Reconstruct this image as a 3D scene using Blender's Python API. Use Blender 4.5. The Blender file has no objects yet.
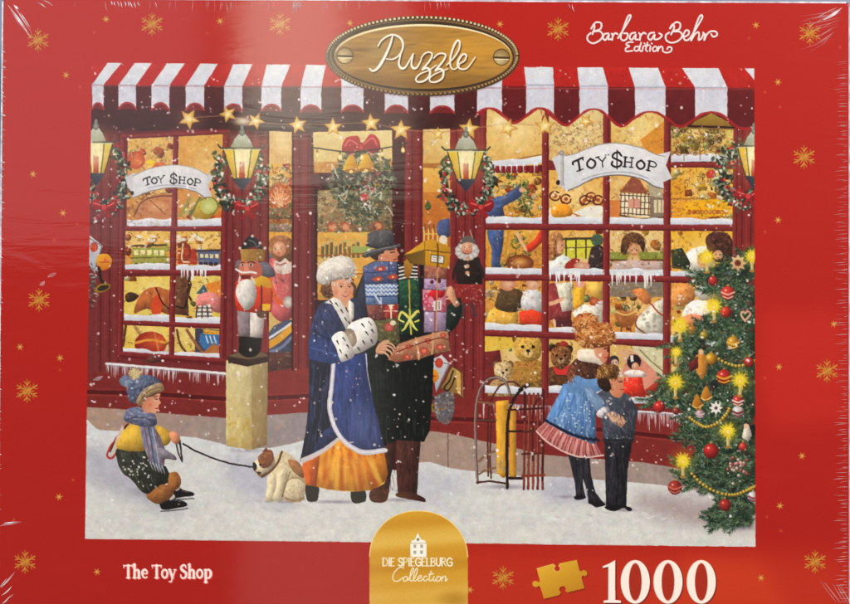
import math, random
import numpy as np
try:
    import bpy
except ImportError:
    bpy = None

# ------------------------------------------------------------------ the print
# The lid print is drawn here, brush stroke by brush stroke, into a colour field on the lid's own plane
# (lid units: 1 unit = 0.44 mm, origin at the middle of the picture).
S = 1.8
X0, X1, Y0, Y1 = -426.0, 429.0, -306.0, 311.0
NX, NY = int((X1 - X0) * S) + 1, int((Y1 - Y0) * S) + 1
cv = np.zeros((NY, NX, 3), np.float32)
own = np.zeros((NY, NX), np.int16)
PARTS = [('lid', None, None)]            # owner id -> (name, parent name, label)
rng = random.Random(7)
nrng = np.random.RandomState(5)
CAM = (-0.030679675725217497, 0.007945111573989845, 0.00887578623974623, -4.040035595770451, 0.6633426053750036, 1199.1957131790296)
FOC = 1200.0

def rot3(a, b, c):
    ca, sa, cb, sb, cc, sc = math.cos(a), math.sin(a), math.cos(b), math.sin(b), math.cos(c), math.sin(c)
    return (np.array([[1, 0, 0], [0, ca, -sa], [0, sa, ca]]) @ np.array([[cb, 0, sb], [0, 1, 0], [-sb, 0, cb]])
            @ np.array([[cc, -sc, 0], [sc, cc, 0], [0, 0, 1]]))
RM = rot3(*CAM[:3])
HM = np.linalg.inv(np.array([[FOC, 0, 425], [0, FOC, 302], [0, 0, 1]]) @ np.c_[RM[:, 0], RM[:, 1], np.array(CAM[3:6])])

def lidpt(p):
    p = np.asarray(p, float).reshape(-1, 2)
    q = np.c_[p, np.ones(len(p))] @ HM.T
    return q[:, :2] / q[:, 2:3]

def T(p):                                 # measured point -> canvas cell
    q = lidpt(p)
    return np.c_[(q[:, 0] - X0) * S, (q[:, 1] - Y0) * S]

def hexc(c):
    if isinstance(c, str):
        c = c.lstrip('#')
        if len(c) == 3:
            c = ''.join(k * 2 for k in c)
        return np.array([int(c[i:i + 2], 16) / 255 for i in (0, 2, 4)], np.float32)
    return np.array(c, np.float32)

def mix(a, b, t):
    return hexc(a) * (1 - t) + hexc(b) * t

def jit(c, d=.05):
    c = hexc(c)
    return np.clip(c + nrng.uniform(-d, d) + nrng.uniform(-d * .5, d * .5, 3), 0, 1).astype(np.float32)

cur = [0]
CL = [None]                               # clip mask (whole canvas) or None

def part(name, parent='illustration', label=None):
    PARTS.append((name, parent, label))
    cur[0] = len(PARTS) - 1
    return cur[0]

class keep:                               # paint without taking the cells away from the part below
    def __enter__(s): s.o = cur[0]; cur[0] = None
    def __exit__(s, *a): cur[0] = s.o

class into:                               # go on painting an earlier part
    def __init__(s, i): s.i = i
    def __enter__(s): s.o = cur[0]; cur[0] = s.i
    def __exit__(s, *a): cur[0] = s.o

class clip:
    def __init__(s, pts, sm=0, raw=None): s.m = raw if raw is not None else full(pts, sm)
    def __enter__(s):
        s.o = CL[0]; CL[0] = s.m if s.o is None else s.m * s.o
    def __exit__(s, *a): CL[0] = s.o

def smooth(p, closed=True, n=6):
    p = np.asarray(p, float).reshape(-1, 2)
    m = len(p)
    if m < 3:
        return p
    if closed:
        a, b, c, d = np.roll(p, 1, 0), p, np.roll(p, -1, 0), np.roll(p, -2, 0)
    else:
        e = np.vstack([2 * p[0] - p[1], p, 2 * p[-1] - p[-2]])
        a, b, c, d = e[:-3], e[1:-2], e[2:-1], e[3:]
    t = (np.arange(n) / n)[None, :, None]
    a, b, c, d = (k[:, None, :] for k in (a, b, c, d))
    q = .5 * ((2 * b) + (c - a) * t + (2 * a - 5 * b + 4 * c - d) * t ** 2 + (3 * b - a - 3 * c + d) * t ** 3)
    q = q.reshape(-1, 2)
    return q if closed else np.vstack([q, p[-1:]])

def cover(q, ss=3):                       # even-odd coverage of a polygon in canvas cells
    x0, y0 = np.floor(q.min(0)).astype(int) - 1
    x1, y1 = np.ceil(q.max(0)).astype(int) + 2
    x0, y0, x1, y1 = max(x0, 0), max(y0, 0), min(x1, NX), min(y1, NY)
    if x1 <= x0 or y1 <= y0:
        return None
    w, h = (x1 - x0) * ss, (y1 - y0) * ss
    tog = np.zeros((h, w + 1), np.int32)
    ys = (np.arange(h) + .5) / ss + y0 - .5
    for i in range(len(q)):
        ax, ay = q[i]; bx, by = q[(i + 1) % len(q)]
        if ay == by:
            continue
        lo, hi = min(ay, by), max(ay, by)
        r0, r1 = np.searchsorted(ys, lo, 'left'), np.searchsorted(ys, hi, 'left')
        if r1 <= r0:
            continue
        xs = ax + (ys[r0:r1] - ay) * (bx - ax) / (by - ay)
        k = np.clip(np.ceil((xs - x0 + .5) * ss - .5), 0, w).astype(int)
        tog[np.arange(r0, r1), k] += 1
    m = (np.cumsum(tog, 1)[:, :w] & 1).astype(np.float32)
    return x0, y0, m.reshape(y1 - y0, ss, x1 - x0, ss).mean((1, 3))

def full(pts, sm=0):
    p = smooth(pts) if sm else pts
    m = np.zeros((NY, NX), np.float32)
    r = cover(T(p))
    if r:
        m[r[1]:r[1] + r[2].shape[0], r[0]:r[0] + r[2].shape[1]] = r[2]
    return m

def boxblur(m, r):
    r = int(max(1, round(r)))
    for ax in (0, 1):
        for _ in range(2):
            pad = [(0, 0), (0, 0)]; pad[ax] = (r + 1, r)
            c = np.cumsum(np.pad(m, pad, mode='edge'), axis=ax)
            m = (np.take(c, range(2 * r + 1, c.shape[ax]), ax) - np.take(c, range(0, c.shape[ax] - 2 * r - 1), ax)) / (2 * r + 1)
    return m

def put(x0, y0, m, col, a=1.0):
    h, w = m.shape
    if CL[0] is not None:
        m = m * CL[0][y0:y0 + h, x0:x0 + w]
    m = m * a
    v = cv[y0:y0 + h, x0:x0 + w]
    v += (col - v) * m[..., None]
    if cur[0] is not None:
        o = own[y0:y0 + h, x0:x0 + w]
        o[m > .5] = cur[0]

def P(pts, col, sm=0, c2=None, ang=90, a=1.0, f=0):
    """a filled outline; c2 = colour at the far end of a gradient along ang (0 = left to right, 90 = top to bottom); f = feather"""
    p = smooth(pts) if sm else np.asarray(pts, float).reshape(-1, 2)
    q = T(p)
    if f:
        pad = f * S * 2.2 + 2
        x0, y0 = np.floor(q.min(0) - pad).astype(int); x1, y1 = np.ceil(q.max(0) + pad).astype(int)
        x0, y0, x1, y1 = max(x0, 0), max(y0, 0), min(x1, NX), min(y1, NY)
        r = cover(q)
        if r is None: return
        m = np.zeros((y1 - y0, x1 - x0), np.float32)
        oy, ox = r[1] - y0, r[0] - x0
        m[oy:oy + r[2].shape[0], ox:ox + r[2].shape[1]] = r[2]
        m = boxblur(m, f * S)
    else:
        r = cover(q)
        if r is None: return
        x0, y0, m = r
    if c2 is None:
        c = hexc(col)
    else:
        d = np.array([math.cos(math.radians(ang)), math.sin(math.radians(ang))])
        pr = q @ d
        yy, xx = np.mgrid[y0:y0 + m.shape[0], x0:x0 + m.shape[1]]
        t = np.clip((xx * d[0] + yy * d[1] - pr.min()) / max(pr.max() - pr.min(), 1e-6), 0, 1)[..., None].astype(np.float32)
        c = hexc(col) * (1 - t) + hexc(c2) * t
    put(x0, y0, m.astype(np.float32), c, a)

def E(cx, cy, rx, ry, col, rot=0, c2=None, a=1.0, soft=0.0, hl=(0, 0)):
    """an ellipse; c2 = rim colour, hl = where (in radii) the first colour sits; soft 0..1 fades the rim out"""
    (x, y), = T([(cx, cy)])
    rx, ry = max(rx * S, .3), max(ry * S, .3)
    R = max(rx, ry) + 1.5
    x0, y0, x1, y1 = max(int(x - R), 0), max(int(y - R), 0), min(int(x + R) + 2, NX), min(int(y + R) + 2, NY)
    if x1 <= x0 or y1 <= y0: return
    yy, xx = np.mgrid[y0:y1, x0:x1].astype(np.float32)
    dx, dy = xx - x, yy - y
    if rot:
        c, s = math.cos(math.radians(rot)), math.sin(math.radians(rot))
        dx, dy = dx * c + dy * s, -dx * s + dy * c
    u, v = dx / rx, dy / ry
    d = np.sqrt(u * u + v * v)
    if soft:
        m = np.clip((1 - d) / soft, 0, 1); m = m * m * (3 - 2 * m)
    else:
        m = np.clip((1 - d) * min(rx, ry) + .5, 0, 1)
        if min(rx, ry) < .8: m = m * min(rx, ry) / .8
    if c2 is None:
        c = hexc(col)
    else:
        t = np.clip(np.sqrt((u - hl[0]) ** 2 + (v - hl[1]) ** 2) / (1 + math.hypot(*hl)), 0, 1)[..., None]
        c = hexc(col) * (1 - t) + hexc(c2) * t
    put(x0, y0, m, c, a)

def L(pts, w, col, w2=None, sm=1, a=1.0, closed=False, wm=None):
    """a stroke with round ends; w at the start, wm in the middle, w2 at the end"""
    p = np.asarray(pts, float).reshape(-1, 2)
    if closed: p = np.vstack([p, p[:1]])
    if sm and len(p) > 2: p = smooth(p, False, 5)
    q = T(p)
    w2 = w if w2 is None else w2
    t = np.linspace(0, 1, len(q))
    ww = w + (w2 - w) * t
    if wm is not None:
        ww = np.where(t < .5, w + (wm - w) * t * 2, wm + (w2 - wm) * (t * 2 - 1))
    ww = ww * S / 2
    pad = ww.max() + 2
    x0, y0 = np.floor(q.min(0) - pad).astype(int); x1, y1 = np.ceil(q.max(0) + pad).astype(int)
    x0, y0, x1, y1 = max(x0, 0), max(y0, 0), min(x1, NX), min(y1, NY)
    if x1 <= x0 or y1 <= y0: return
    m = np.zeros((y1 - y0, x1 - x0), np.float32)
    for i in range(len(q) - 1):
        ra, rb = ww[i], ww[i + 1]
        pr = max(ra, rb) + 1.5
        ax, ay = q[i]; bx, by = q[i + 1]
        u0, v0 = max(int(min(ax, bx) - pr), x0), max(int(min(ay, by) - pr), y0)
        u1, v1 = min(int(max(ax, bx) + pr) + 2, x1), min(int(max(ay, by) + pr) + 2, y1)
        if u1 <= u0 or v1 <= v0: continue
        yy, xx = np.mgrid[v0:v1, u0:u1]
        dx, dy = bx - ax, by - ay
        l2 = dx * dx + dy * dy + 1e-9
        s = np.clip(((xx - ax) * dx + (yy - ay) * dy) / l2, 0, 1)
        d = np.hypot(xx - ax - s * dx, yy - ay - s * dy)
        r = ra + (rb - ra) * s
        k = np.clip(r - d + .5, 0, 1) * np.clip(r * 2, 0, 1)
        sub = m[v0 - y0:v1 - y0, u0 - x0:u1 - x0]
        np.maximum(sub, k, out=sub)
    put(x0, y0, m, hexc(col), a)

def box(x0, y0, x1, y1):
    return [(x0, y0), (x1, y0), (x1, y1), (x0, y1)]

def inside(pts):
    p = np.asarray(pts, float)
    (ax, ay), (bx, by) = p.min(0), p.max(0)
    while True:
        x, y = rng.uniform(ax, bx), rng.uniform(ay, by)
        c = False
        for i in range(len(p)):
            (x1, y1), (x2, y2) = p[i], p[i - 1]
            if (y1 > y) != (y2 > y) and x < (x2 - x1) * (y - y1) / (y2 - y1) + x1:
                c = not c
        if c: return x, y

def dabs(pts, n, s, cols, ang=None, asp=2.5, a=.55, j=.04, soft=.9, spread=25):
    """n brush dabs strewn over an outline; s = (smallest, largest) length"""
    for _ in range(n):
        x, y = inside(pts)
        r = rng.uniform(*s) / 2
        an = rng.uniform(0, 180) if ang is None else ang + rng.uniform(-spread, spread)
        E(x, y, r, r / asp, jit(rng.choice(cols), j), an, a=a * rng.uniform(.6, 1), soft=soft)

def model(pts, sm=0, k=.32):
    """the painter's own light and shade that rounds a drawn form"""
    r = cover(T(smooth(pts) if sm else pts))
    if r is None: return
    x0, y0, m = r
    n = max(2, int(min(m.shape) * .2))
    g = boxblur(np.pad(m, n), n)
    gy, gx = np.gradient(g)
    lit = ((gx * .55 + gy * .6) * n * 2.4)[n:-n, n:-n]
    edge = (g[n:-n, n:-n] - .5).clip(-.5, .5)
    f = np.clip(lit, -1, .55) * k + (edge - .25) * k * .7
    if CL[0] is not None: m = m * CL[0][y0:y0 + m.shape[0], x0:x0 + m.shape[1]]
    v = cv[y0:y0 + m.shape[0], x0:x0 + m.shape[1]]
    v *= (1 + f * m)[..., None]
    np.clip(v, 0, 1, out=v)

def fill(pts, col, n, s, cols, sm=0, c2=None, gang=90, sh=.34, **k):
    """an outline with brushwork kept inside it"""
    P(pts, col, sm, c2, gang)
    with clip(pts, sm), keep():
        dabs(pts, n, s, cols, **k)
    if sh: model(pts, sm, sh)

def star(x, y, r, col, n=5, rin=.42, rot=-90, c2=None):
    p = []
    for i in range(n * 2):
        rr = r if i % 2 == 0 else r * rin
        t = math.radians(rot + i * 180 / n)
        p.append((x + rr * math.cos(t), y + rr * math.sin(t)))
    P(p, col, c2=c2)

def ball(x, y, r, col, ry=None):
    c = hexc(col)
    E(x, y, r, ry or r, np.clip(c * 1.25 + .1, 0, 1), c2=c * .5, hl=(-.35, -.4))
    with keep(): E(x - r * .35, y - r * .4, r * .22, r * .16, '#fff8ea', a=.85, soft=.7)

def face(x, y, r, d=0, skin='#e8b795', hair=None, tilt=0):
    """a small painted face looking d = -1 left, 0 at us, 1 right"""
    E(x, y, r * .86, r, '#f6d0b2', tilt, c2='#c98462', hl=(-.2 + d * .2, -.2))
    with keep():
        k = d * r * .28
        for e in (-1, 1):
            if d and e == -d: 
                if abs(d) > .8: continue
            ex = x + k + e * r * .34
            E(ex, y - r * .04, r * .14, r * .075, '#efe2d4', tilt)
            E(ex + d * r * .04, y - r * .04, r * .085, r * .09, '#4a3222', tilt)
            L([(ex - r * .18, y - r * .24), (ex, y - r * .3), (ex + r * .18, y - r * .24)], r * .07, '#8a5c3c', a=.8)
            E(x + k * .6 + e * r * .45, y + r * .32, r * .26, r * .2, '#e0705c', a=.5, soft=1)
        L([(x + k * 1.3, y), (x + k * 1.5 + d * r * .1, y + r * .22), (x + k * 1.1, y + r * .27)], r * .08, '#c08664', a=.8)
        L([(x + k - r * .16, y + r * .5), (x + k, y + r * .55), (x + k + r * .16, y + r * .49)], r * .1, '#b04a40', wm=r * .17)

def busy(pts, n, a=.4, cols=('#5c3418', '#8a5428', '#c88a48', '#f0d898', '#3c2414', '#a8402c', '#e8b04a', '#6a7040', '#f6ecd0', '#7a3a24')):
    """small crowded brush marks, the toys one cannot make out"""
    with clip(pts), keep():
        for _ in range(n):
            x, y = inside(pts); c = jit(rng.choice(cols), .05); t = rng.uniform(0, 3.14); r = rng.uniform(.8, 2.6)
            if rng.random() < .55: E(x, y, r, r * rng.uniform(.4, .9), c, math.degrees(t), a=a * rng.uniform(.6, 1.3), soft=.5)
            else: L([(x, y), (x + r * 1.6 * math.cos(t), y + r * math.sin(t)), (x + r * 2.2 * math.cos(t + .7), y + r * 1.6 * math.sin(t + .7))], rng.uniform(.5, 1.0), c, a=min(1, a * 1.4))

def hair(pts, col, cols, n, sm=1, sh=.3, r=(1.6, 4), w=1.2, a=.8):
    """a head of curls, each lock its own bent stroke"""
    fill(pts, col, 30, (4, 9), cols, sm=sm, sh=sh, asp=3)
    with keep():
        for _ in range(n):
            x, y = inside(pts); q = rng.uniform(*r); t0 = rng.uniform(0, 6.28); d = rng.choice((-1, 1))
            L([(x + q * math.cos(t0 + d * j * .7), y + q * .85 * math.sin(t0 + d * j * .7)) for j in range(rng.randint(3, 6))], w, jit(rng.choice(cols), .05), w * .35, a=a)

def fur(pts, n, cols, ln=(2, 4), ang=None, w=.9, a=.75):
    with keep():
        for _ in range(n):
            x, y = inside(pts); t = rng.uniform(0, 6.28) if ang is None else math.radians(ang + rng.uniform(-40, 40)); l = rng.uniform(*ln)
            L([(x, y), (x + l * .5 * math.cos(t) + rng.uniform(-.4, .4), y + l * .5 * math.sin(t)), (x + l * math.cos(t + .3), y + l * math.sin(t + .3))], w, jit(rng.choice(cols), .05), w * .3, a=a)

def folds(pts, n, cols, ln=(6, 18), dx=(-2, 2), w=(.8, 2.2), a=.45, sm=0):
    with clip(pts, sm), keep():
        for _ in range(n):
            x, y = inside(pts); k = rng.uniform(*dx); l = rng.uniform(*ln)
            L([(x, y), (x + k * .4 + rng.uniform(-.6, .6), y + l * .5), (x + k, y + l)], rng.uniform(*w), rng.choice(cols), .4, a=a)

def Q(s, ox=0.0, oy=0.0, k=1.0):
    v = [float(a) for a in s.split()]
    return [(ox + v[i] * k, oy + v[i + 1] * k) for i in range(0, len(v), 2)]
K5 = 1 / 4.994
RED, DARK, SNOW = '#86302f', '#4c1a1c', '#e6e7ea'
WARM = ['#e8b04a', '#c9772c', '#f3d68a', '#a8482a', '#8a5a2c', '#f7e7b4', '#c8452e', '#6d7a3c', '#e2953a']

# ---- red lid print
P(box(-60, -60, 910, 680), '#ae1a10', c2='#a2170f', ang=90)
P(Q('430 545 850 555 850 640 430 640'), '#c8401c', f=14, a=.45)  # warm light reflected in the film, painted into the red as orange
P(Q('690 555 760 560 790 610 640 610'), '#d0461a', f=9, a=.4)  # brighter core of the same painted reflection
P(Q('762 310 800 312 830 308 845 330 848 420 770 430 758 380'), '#c22a1c', f=9, a=.5)  # paler reflection cloud at the right, painted in as well
for _ in range(500):
    x, y = rng.uniform(-5, 855), rng.uniform(-5, 610)
    E(x, y, rng.uniform(8, 40), rng.uniform(2, 7), jit('#ab2018', .05), a=.10, soft=1)

def snowflake(x, y, r, rot=0):
    part('gold_snowflake', 'lid')
    g = ['#b8742a', '#a8601e', '#c48534']
    E(x, y, r * .5, r * .5, '#b0661f', soft=.9, a=.9)
    for i in range(6):
        t = math.radians(60 * i + 30 + rot)
        c, s = math.cos(t), math.sin(t)
        L([(x, y), (x + c * r, y + s * r)], r * .2, g[i % 3], r * .1)
        for e in (-1, 1):
            t2 = t + e * .75
            L([(x + c * r * .55, y + s * r * .55), (x + c * r * .55 + math.cos(t2) * r * .38, y + s * r * .55 + math.sin(t2) * r * .38)], r * .13, g[(i + e) % 3], r * .08)
        t3 = t + math.radians(30)
        L([(x, y), (x + math.cos(t3) * r * .6, y + math.sin(t3) * r * .6)], r * .15, '#bc7c2c', r * .06)
for x, y in [(38, 40), (152, 24), (280, 24), (558, 29), (810, 33), (804, 157), (39, 300), (27, 391), (827, 371), (25, 562), (815, 562), (503, 578)]:
    snowflake(x, y, 11.5)
def sparkle(x, y, r):
    part('gold_star', 'lid')
    star(x, y, r, '#be7e32', 6, .35, rng.uniform(-20, 20))
    E(x, y, r * .4, r * .4, '#d09850', soft=.8)
for x, y in [(106, 19), (66, 75), (220, 21), (350, 23), (500, 24), (756, 25), (778, 82), (33, 174), (63, 213), (20, 347), (60, 358), (59, 497), (97, 572), (802, 456), (780, 506), (761, 578), (834, 324), (779, 367), (778, 220), (470, 590)]:
    sparkle(x, y, 4.4)
cur[0] = 0
for x, y in [(94, 32), (80, 87), (207, 33), (765, 92), (780, 107), (767, 517), (781, 531), (77, 224), (54, 240), (765, 232), (765, 378), (749, 38), (60, 370), (95, 330), (840, 47), (73, 480), (14, 520)]:
    E(x, y, 2.2, 2.2, '#bf5f2a', soft=.8, a=.6)

# ---- lettering helpers
def glyphs(strokes, w, col, ox, oy, k, shadow=None, so=(.8, .9), wm=None):
    if shadow:
        for s in strokes: L([(x + so[0], y + so[1]) for x, y in Q(s, ox, oy, k)], w * 1.35, shadow, a=.75)
    for s in strokes: L(Q(s, ox, oy, k), w, col, wm=wm)

SIG = ['112 120 122 88 120 72 106 92 128 62 156 66 152 94 120 106 150 106 164 126 150 150 116 166 90 152 88 130 104 114',
  '192 116 172 120 165 140 178 149 195 122 192 145 206 145', '208 118 214 124 211 149', '214 128 226 115 238 120',
  '240 140 270 92 300 42 302 25 288 35 265 98 253 136 266 152 284 142 288 118 270 116',
  '326 112 306 118 298 138 310 148 329 122 327 145 341 147', '345 115 352 124 349 149', '352 128 368 113 379 118',
  '421 112 400 116 390 136 404 149 423 122 422 145 444 143 460 126 446 116',
  '505 122 521 88 514 71 500 92 528 61 551 68 546 95 515 106 549 108 561 130 540 154 506 163 481 149 480 125 496 112',
  '565 136 590 124 595 106 580 101 567 126 576 150 600 140 640 76 662 36 655 25 640 48 616 118 605 152 624 121 641 110 646 124 643 149 658 140 668 118',
  '666 112 675 124 671 150 684 122 704 106 730 108 735 125 716 133 706 120']
EDI = ['315 160 291 161 281 172 297 180 279 191 281 206 312 203', '346 182 326 184 322 200 338 203 350 182 356 162 347 195 354 206',
  '366 182 361 205', '372 166 374 168', '388 162 379 195 386 206', '372 178 398 175', '403 182 399 205', '408 166 410 168',
  '424 181 413 193 419 206 433 200 434 186 424 181', '444 182 440 205', '441 195 456 181 464 190 464 204 482 213 504 206 508 189 493 184 486 195']
part('signature_lettering', 'lid')
glyphs(SIG, 1.75, '#f3d9d6', 570, 10, .2, '#7a1512', (.5, .6))
part('edition_lettering', 'lid')
glyphs(EDI, 1.55, '#f3d9d6', 570, 10, .2, '#7a1512', (.4, .5))

def serif(ch, x, y, h, col, k=1.0):
    """one bold serif letter, left edge x on baseline y, cap height h"""
    st, th, e = h * .19 * k, h * .075, h * .1
    v = lambda xx, a, b: L([(x + xx * h, y - a * h), (x + xx * h, y - b * h)], st, col, sm=0)
    def hs(xx, yy, w): L([(x + (xx - w) * h, y - yy * h), (x + (xx + w) * h, y - yy * h)], th, col, sm=0)
    def o(cx, cy, rx, ry):
        E(x + cx * h, y - cy * h, rx * h, ry * h, col)
        hole.append((x + cx * h, y - cy * h, rx * h - st * .95, ry * h - th * .9))
    hole = []
    if ch == 'T':
        v(.36, .03, .97); hs(.36, .035, .15); L([(x + .02 * h, y - .95 * h), (x + .7 * h, y - .95 * h)], th * 1.4, col, sm=0)
        for q in (.03, .69): L([(x + q * h, y - .95 * h), (x + q * h, y - .76 * h)], th, col, th * .6, sm=0)
        return .66
    if ch == 'h':
        v(.14, .03, 1.04); hs(.14, .035, .13); hs(.08, 1.03, .06); v(.46, .03, .5); hs(.46, .035, .13)
        L(Q('.18 .5 .3 .64 .42 .62 .46 .46', x, y, 1) if 0 else [(x + a * h, y - b * h) for a, b in ((.2, .52), (.3, .63), (.42, .6), (.46, .45))], st * .6, col, st)
        return .6
    if ch == 'e':
        L([(x + a * h, y - b * h) for a, b in ((.1, .36), (.43, .36), (.4, .56), (.28, .65), (.13, .55), (.09, .33), (.17, .1), (.32, .04), (.45, .12))], th, col, th * 1.1, wm=st)
        return .49
    if ch == 'o':
        L([(x + (.27 + .2 * math.cos(t)) * h, y - (.34 + .3 * math.sin(t)) * h) for t in [i * .5236 for i in range(13)]], st * .8, col)
        return .55
    if ch == 'y':
        L([(x + .06 * h, y - .64 * h), (x + .27 * h, y - .04 * h)], st, col, sm=0); L([(x + .47 * h, y - .64 * h), (x + .27 * h, y - .04 * h), (x + .16 * h, y + .25 * h), (x + .03 * h, y + .25 * h)], th * 1.3, col)
        hs(.06, .64, .1); hs(.46, .64, .09)
        return .52
    if ch == 'S':
        L([(x + a * h, y - b * h) for a, b in ((.44, .78), (.4, .94), (.26, .99), (.1, .86), (.12, .66), (.3, .52), (.45, .38), (.44, .14), (.28, .01), (.1, .06), (.05, .26))], th * 1.2, col, th * 1.2, wm=st * 1.15)
        return .54
    if ch == 'p':
        v(.14, -.3, .62); hs(.14, -.3, .13); hs(.08, .63, .07)
        L([(x + a * h, y - b * h) for a, b in ((.16, .54), (.34, .65), (.5, .5), (.5, .2), (.36, .02), (.16, .08))], th * 1.2, col, th, wm=st * 1.1)
        return .58
    return .3

def words(t, x, y, h, col, gap=0.03):
    for c in t:
        x += (serif(c, x, y, h, col) + gap) * h if c != ' ' else .28 * h
part('title_lettering', 'lid')
words('The Toy Shop', 124.4, 579.2, 13.4, '#d1453a'); 
words('The Toy Shop', 123.4, 578.4, 13.4, '#f4dcd4')
part('piece_count_lettering', 'lid')
for dx, c in ((1.1, '#5e120e'), (0, '#f6e3d6')):
    P(Q('603 567 609 563.8 615.3 560.2 615.3 600 621 600.8 621 603 603.5 603 603.5 600.8 608.3 600 608.3 567 603 568.2'.replace('603 567 ', '602.5 566.5 '), dx, dx), c)
for x in (635.3, 668, 701.3):
    E(x + 1, 582.9, 14.6, 21.6, '#5e120e', a=.8)
    E(x, 582, 14.4, 21.5, '#f6e3d6')
    E(x, 582, 6.3, 18.4, '#a32a18')
part('puzzle_piece_symbol', 'lid')
PZ = Q('130 137 158 129 188 121 196 128 191 137 197 147 209 147 214 137 208 127 213 118 242 112 272 106 277 126 281 143 287 148 295 142 306 146 309 157 302 165 293 161 288 168 294 188 299 207 268 214 238 222 231 216 234 207 226 199 213 202 209 212 216 222 209 231 182 238 155 244 149 222 143 203 137 198 128 204 117 199 114 188 120 181 131 181 137 187 141 180 135 158', 500, 530, 1 / 3.54)
P([(x + 1, y + 1.3) for x, y in PZ], '#7a1d12', a=.7)
P(PZ, '#d9a52e', c2='#b87d1a', ang=60)
with keep(): 
    for a, b in zip(PZ[:9], PZ[1:10]): L([a, b], .7, '#f0cf78', a=.6)

# ---- the illustration: ground colours first
FR = [(92, 62.5), (754.3, 68), (755.5, 547), (85, 539)]
part('illustration', 'lid')
ILL = cur[0]
IM = full(FR)
CL[0] = IM
P(FR, '#7e3636', c2='#882c2c', ang=0)
dabs(FR, 1500, (14, 50), ['#8a3a38', '#6f2a2c', '#944240', '#68262a'], ang=91, asp=9, a=.2, spread=4)
with clip(box(85, 95, 320, 140)):
    P(box(80, 100, 325, 134), '#3f2020', f=8, a=.85)
    dabs(box(85, 100, 320, 132), 160, (10, 30), ['#35191a', '#4d2624', '#2c1616'], ang=0, asp=3, a=.5)
for x0, x1, y0, y1 in [(94, 121, 135, 405), (226, 268, 130, 420), (292, 312, 125, 420), (405, 423, 110, 440), (449, 484, 120, 430), (735, 756, 120, 300)]:
    for i in range(int((x1 - x0) / 4.5)):
        x = x0 + 3 + i * 4.5
        L([(x, y0), (x - 1.5 * (y1 - y0) / 300, y1)], 1.6, '#551618' if i % 2 else '#93403c', a=.55)
# lower panels
for q, c in [('88 372 226 378 226 418 86 408', '#84312e'), ('266 372 312 368 312 416 266 420', '#8c3531'), ('420 385 546 398 720 408 720 476 640 462 546 456 420 430', '#87302c')]:
    P(Q(q), c)
for q in ['87 392 150 394 226 399', '266 398 290 397 311 396', '422 418 480 420 545 424 640 434 720 442']:
    L(Q(q), 4, '#571416', a=.9); L([(x, y + 3) for x, y in Q(q)], 1.2, '#a5443e', a=.7); L([(x, y - 3) for x, y in Q(q)], 1, '#9c3f3a', a=.5)
# stone plinth
part('stone_plinth')
fill(Q('84 407 120 409 160 413 226 418 312 412 312 470 226 462 84 445'), '#b89c8a', 160, (6, 16), ['#c4a692', '#a89a92', '#9c9698', '#b2a8a2', '#b8aca4'], asp=2, a=.5, gang=0, sh=0, c2='#9c9698')
part('stone_plinth')
fill(Q('419 430 448 433 500 445 546 455 640 462 735 478 735 500 640 490 546 480 480 474 412 468'), '#b09a8c', 200, (6, 16), ['#bca498', '#a0928e', '#b0a29c', '#c4b0a2', '#948a88'], asp=2, a=.5, gang=0, sh=0, c2='#a69a96')
L(Q('448 433 448 467'), 1, '#5e4a44', a=.7)
# snow ground
part('snow_ground')
SG = Q('80 428 100 430 130 432 160 436 190 437 215 442 232 446 268 448 290 444 312 442 330 470 400 468 425 462 450 468 480 472 520 476 560 477 600 480 640 483 680 488 720 495 760 500 760 560 80 560')
P(SG, '#dcdfe2', 1, '#dfdfd9', 90)
with clip(SG, 1), keep():
    dabs(box(85, 430, 756, 550), 900, (12, 50), ['#cfd3da', '#ebedec', '#dee0df', '#cacdd4', '#e2e2d9', '#d6d8d6'], ang=3, asp=5, a=.35, j=.012, spread=12)
    P(Q('84 448 120 455 160 490 190 508 160 512 120 496 90 482'), '#b4b6c4', 1, f=7, a=.75)
    P(Q('232 455 262 460 300 505 250 500 225 470'), '#b9bccd', 1, f=6, a=.7)
    P(Q('545 480 580 478 600 500 560 504 540 495'), '#b4b7c8', 1, f=5, a=.7)
    P(Q('630 498 660 494 700 500 756 505 756 528 690 524 650 512'), '#b0a3a3', 1, f=7, a=.9)
    for x, y, rx, ry in ((600, 503, 20, 3), (625, 510, 18, 3), (566, 497, 14, 2.4), (335, 502, 34, 3), (400, 500, 30, 3), (278, 501, 26, 3), (170, 506, 22, 3), (150, 492, 24, 8), (247, 450, 26, 4), (505, 487, 30, 4), (740, 528, 26, 4)): E(x, y, rx, ry, '#9a98a4', soft=1, a=.8)
    dabs(Q('540 506 680 506 690 524 550 524'), 40, (4, 16), ['#bdb8ba', '#f4f3f0', '#cbc8c8'], ang=4, asp=4, a=.6, j=.01); dabs(Q('230 496 330 498 330 514 230 510'), 26, (4, 16), ['#bdb8ba', '#f4f3f0', '#cbc8c8'], ang=4, asp=4, a=.6, j=.01); dabs(Q('90 500 320 512 360 540 90 540'), 40, (8, 24), ['#cfcfd6', '#f2f1ee'], ang=4, asp=6, a=.5, j=.01)
    P(Q('400 470 440 470 470 478 450 500 410 502'), '#c6c9d6', 1, f=6, a=.6)
    dabs(Q('85 430 110 433 230 448 310 447 310 456 200 448 85 438'), 60, (5, 14), ['#f2f4f6', '#e2e6ec'], ang=5, asp=2.5, a=.7, j=.02)

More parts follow.
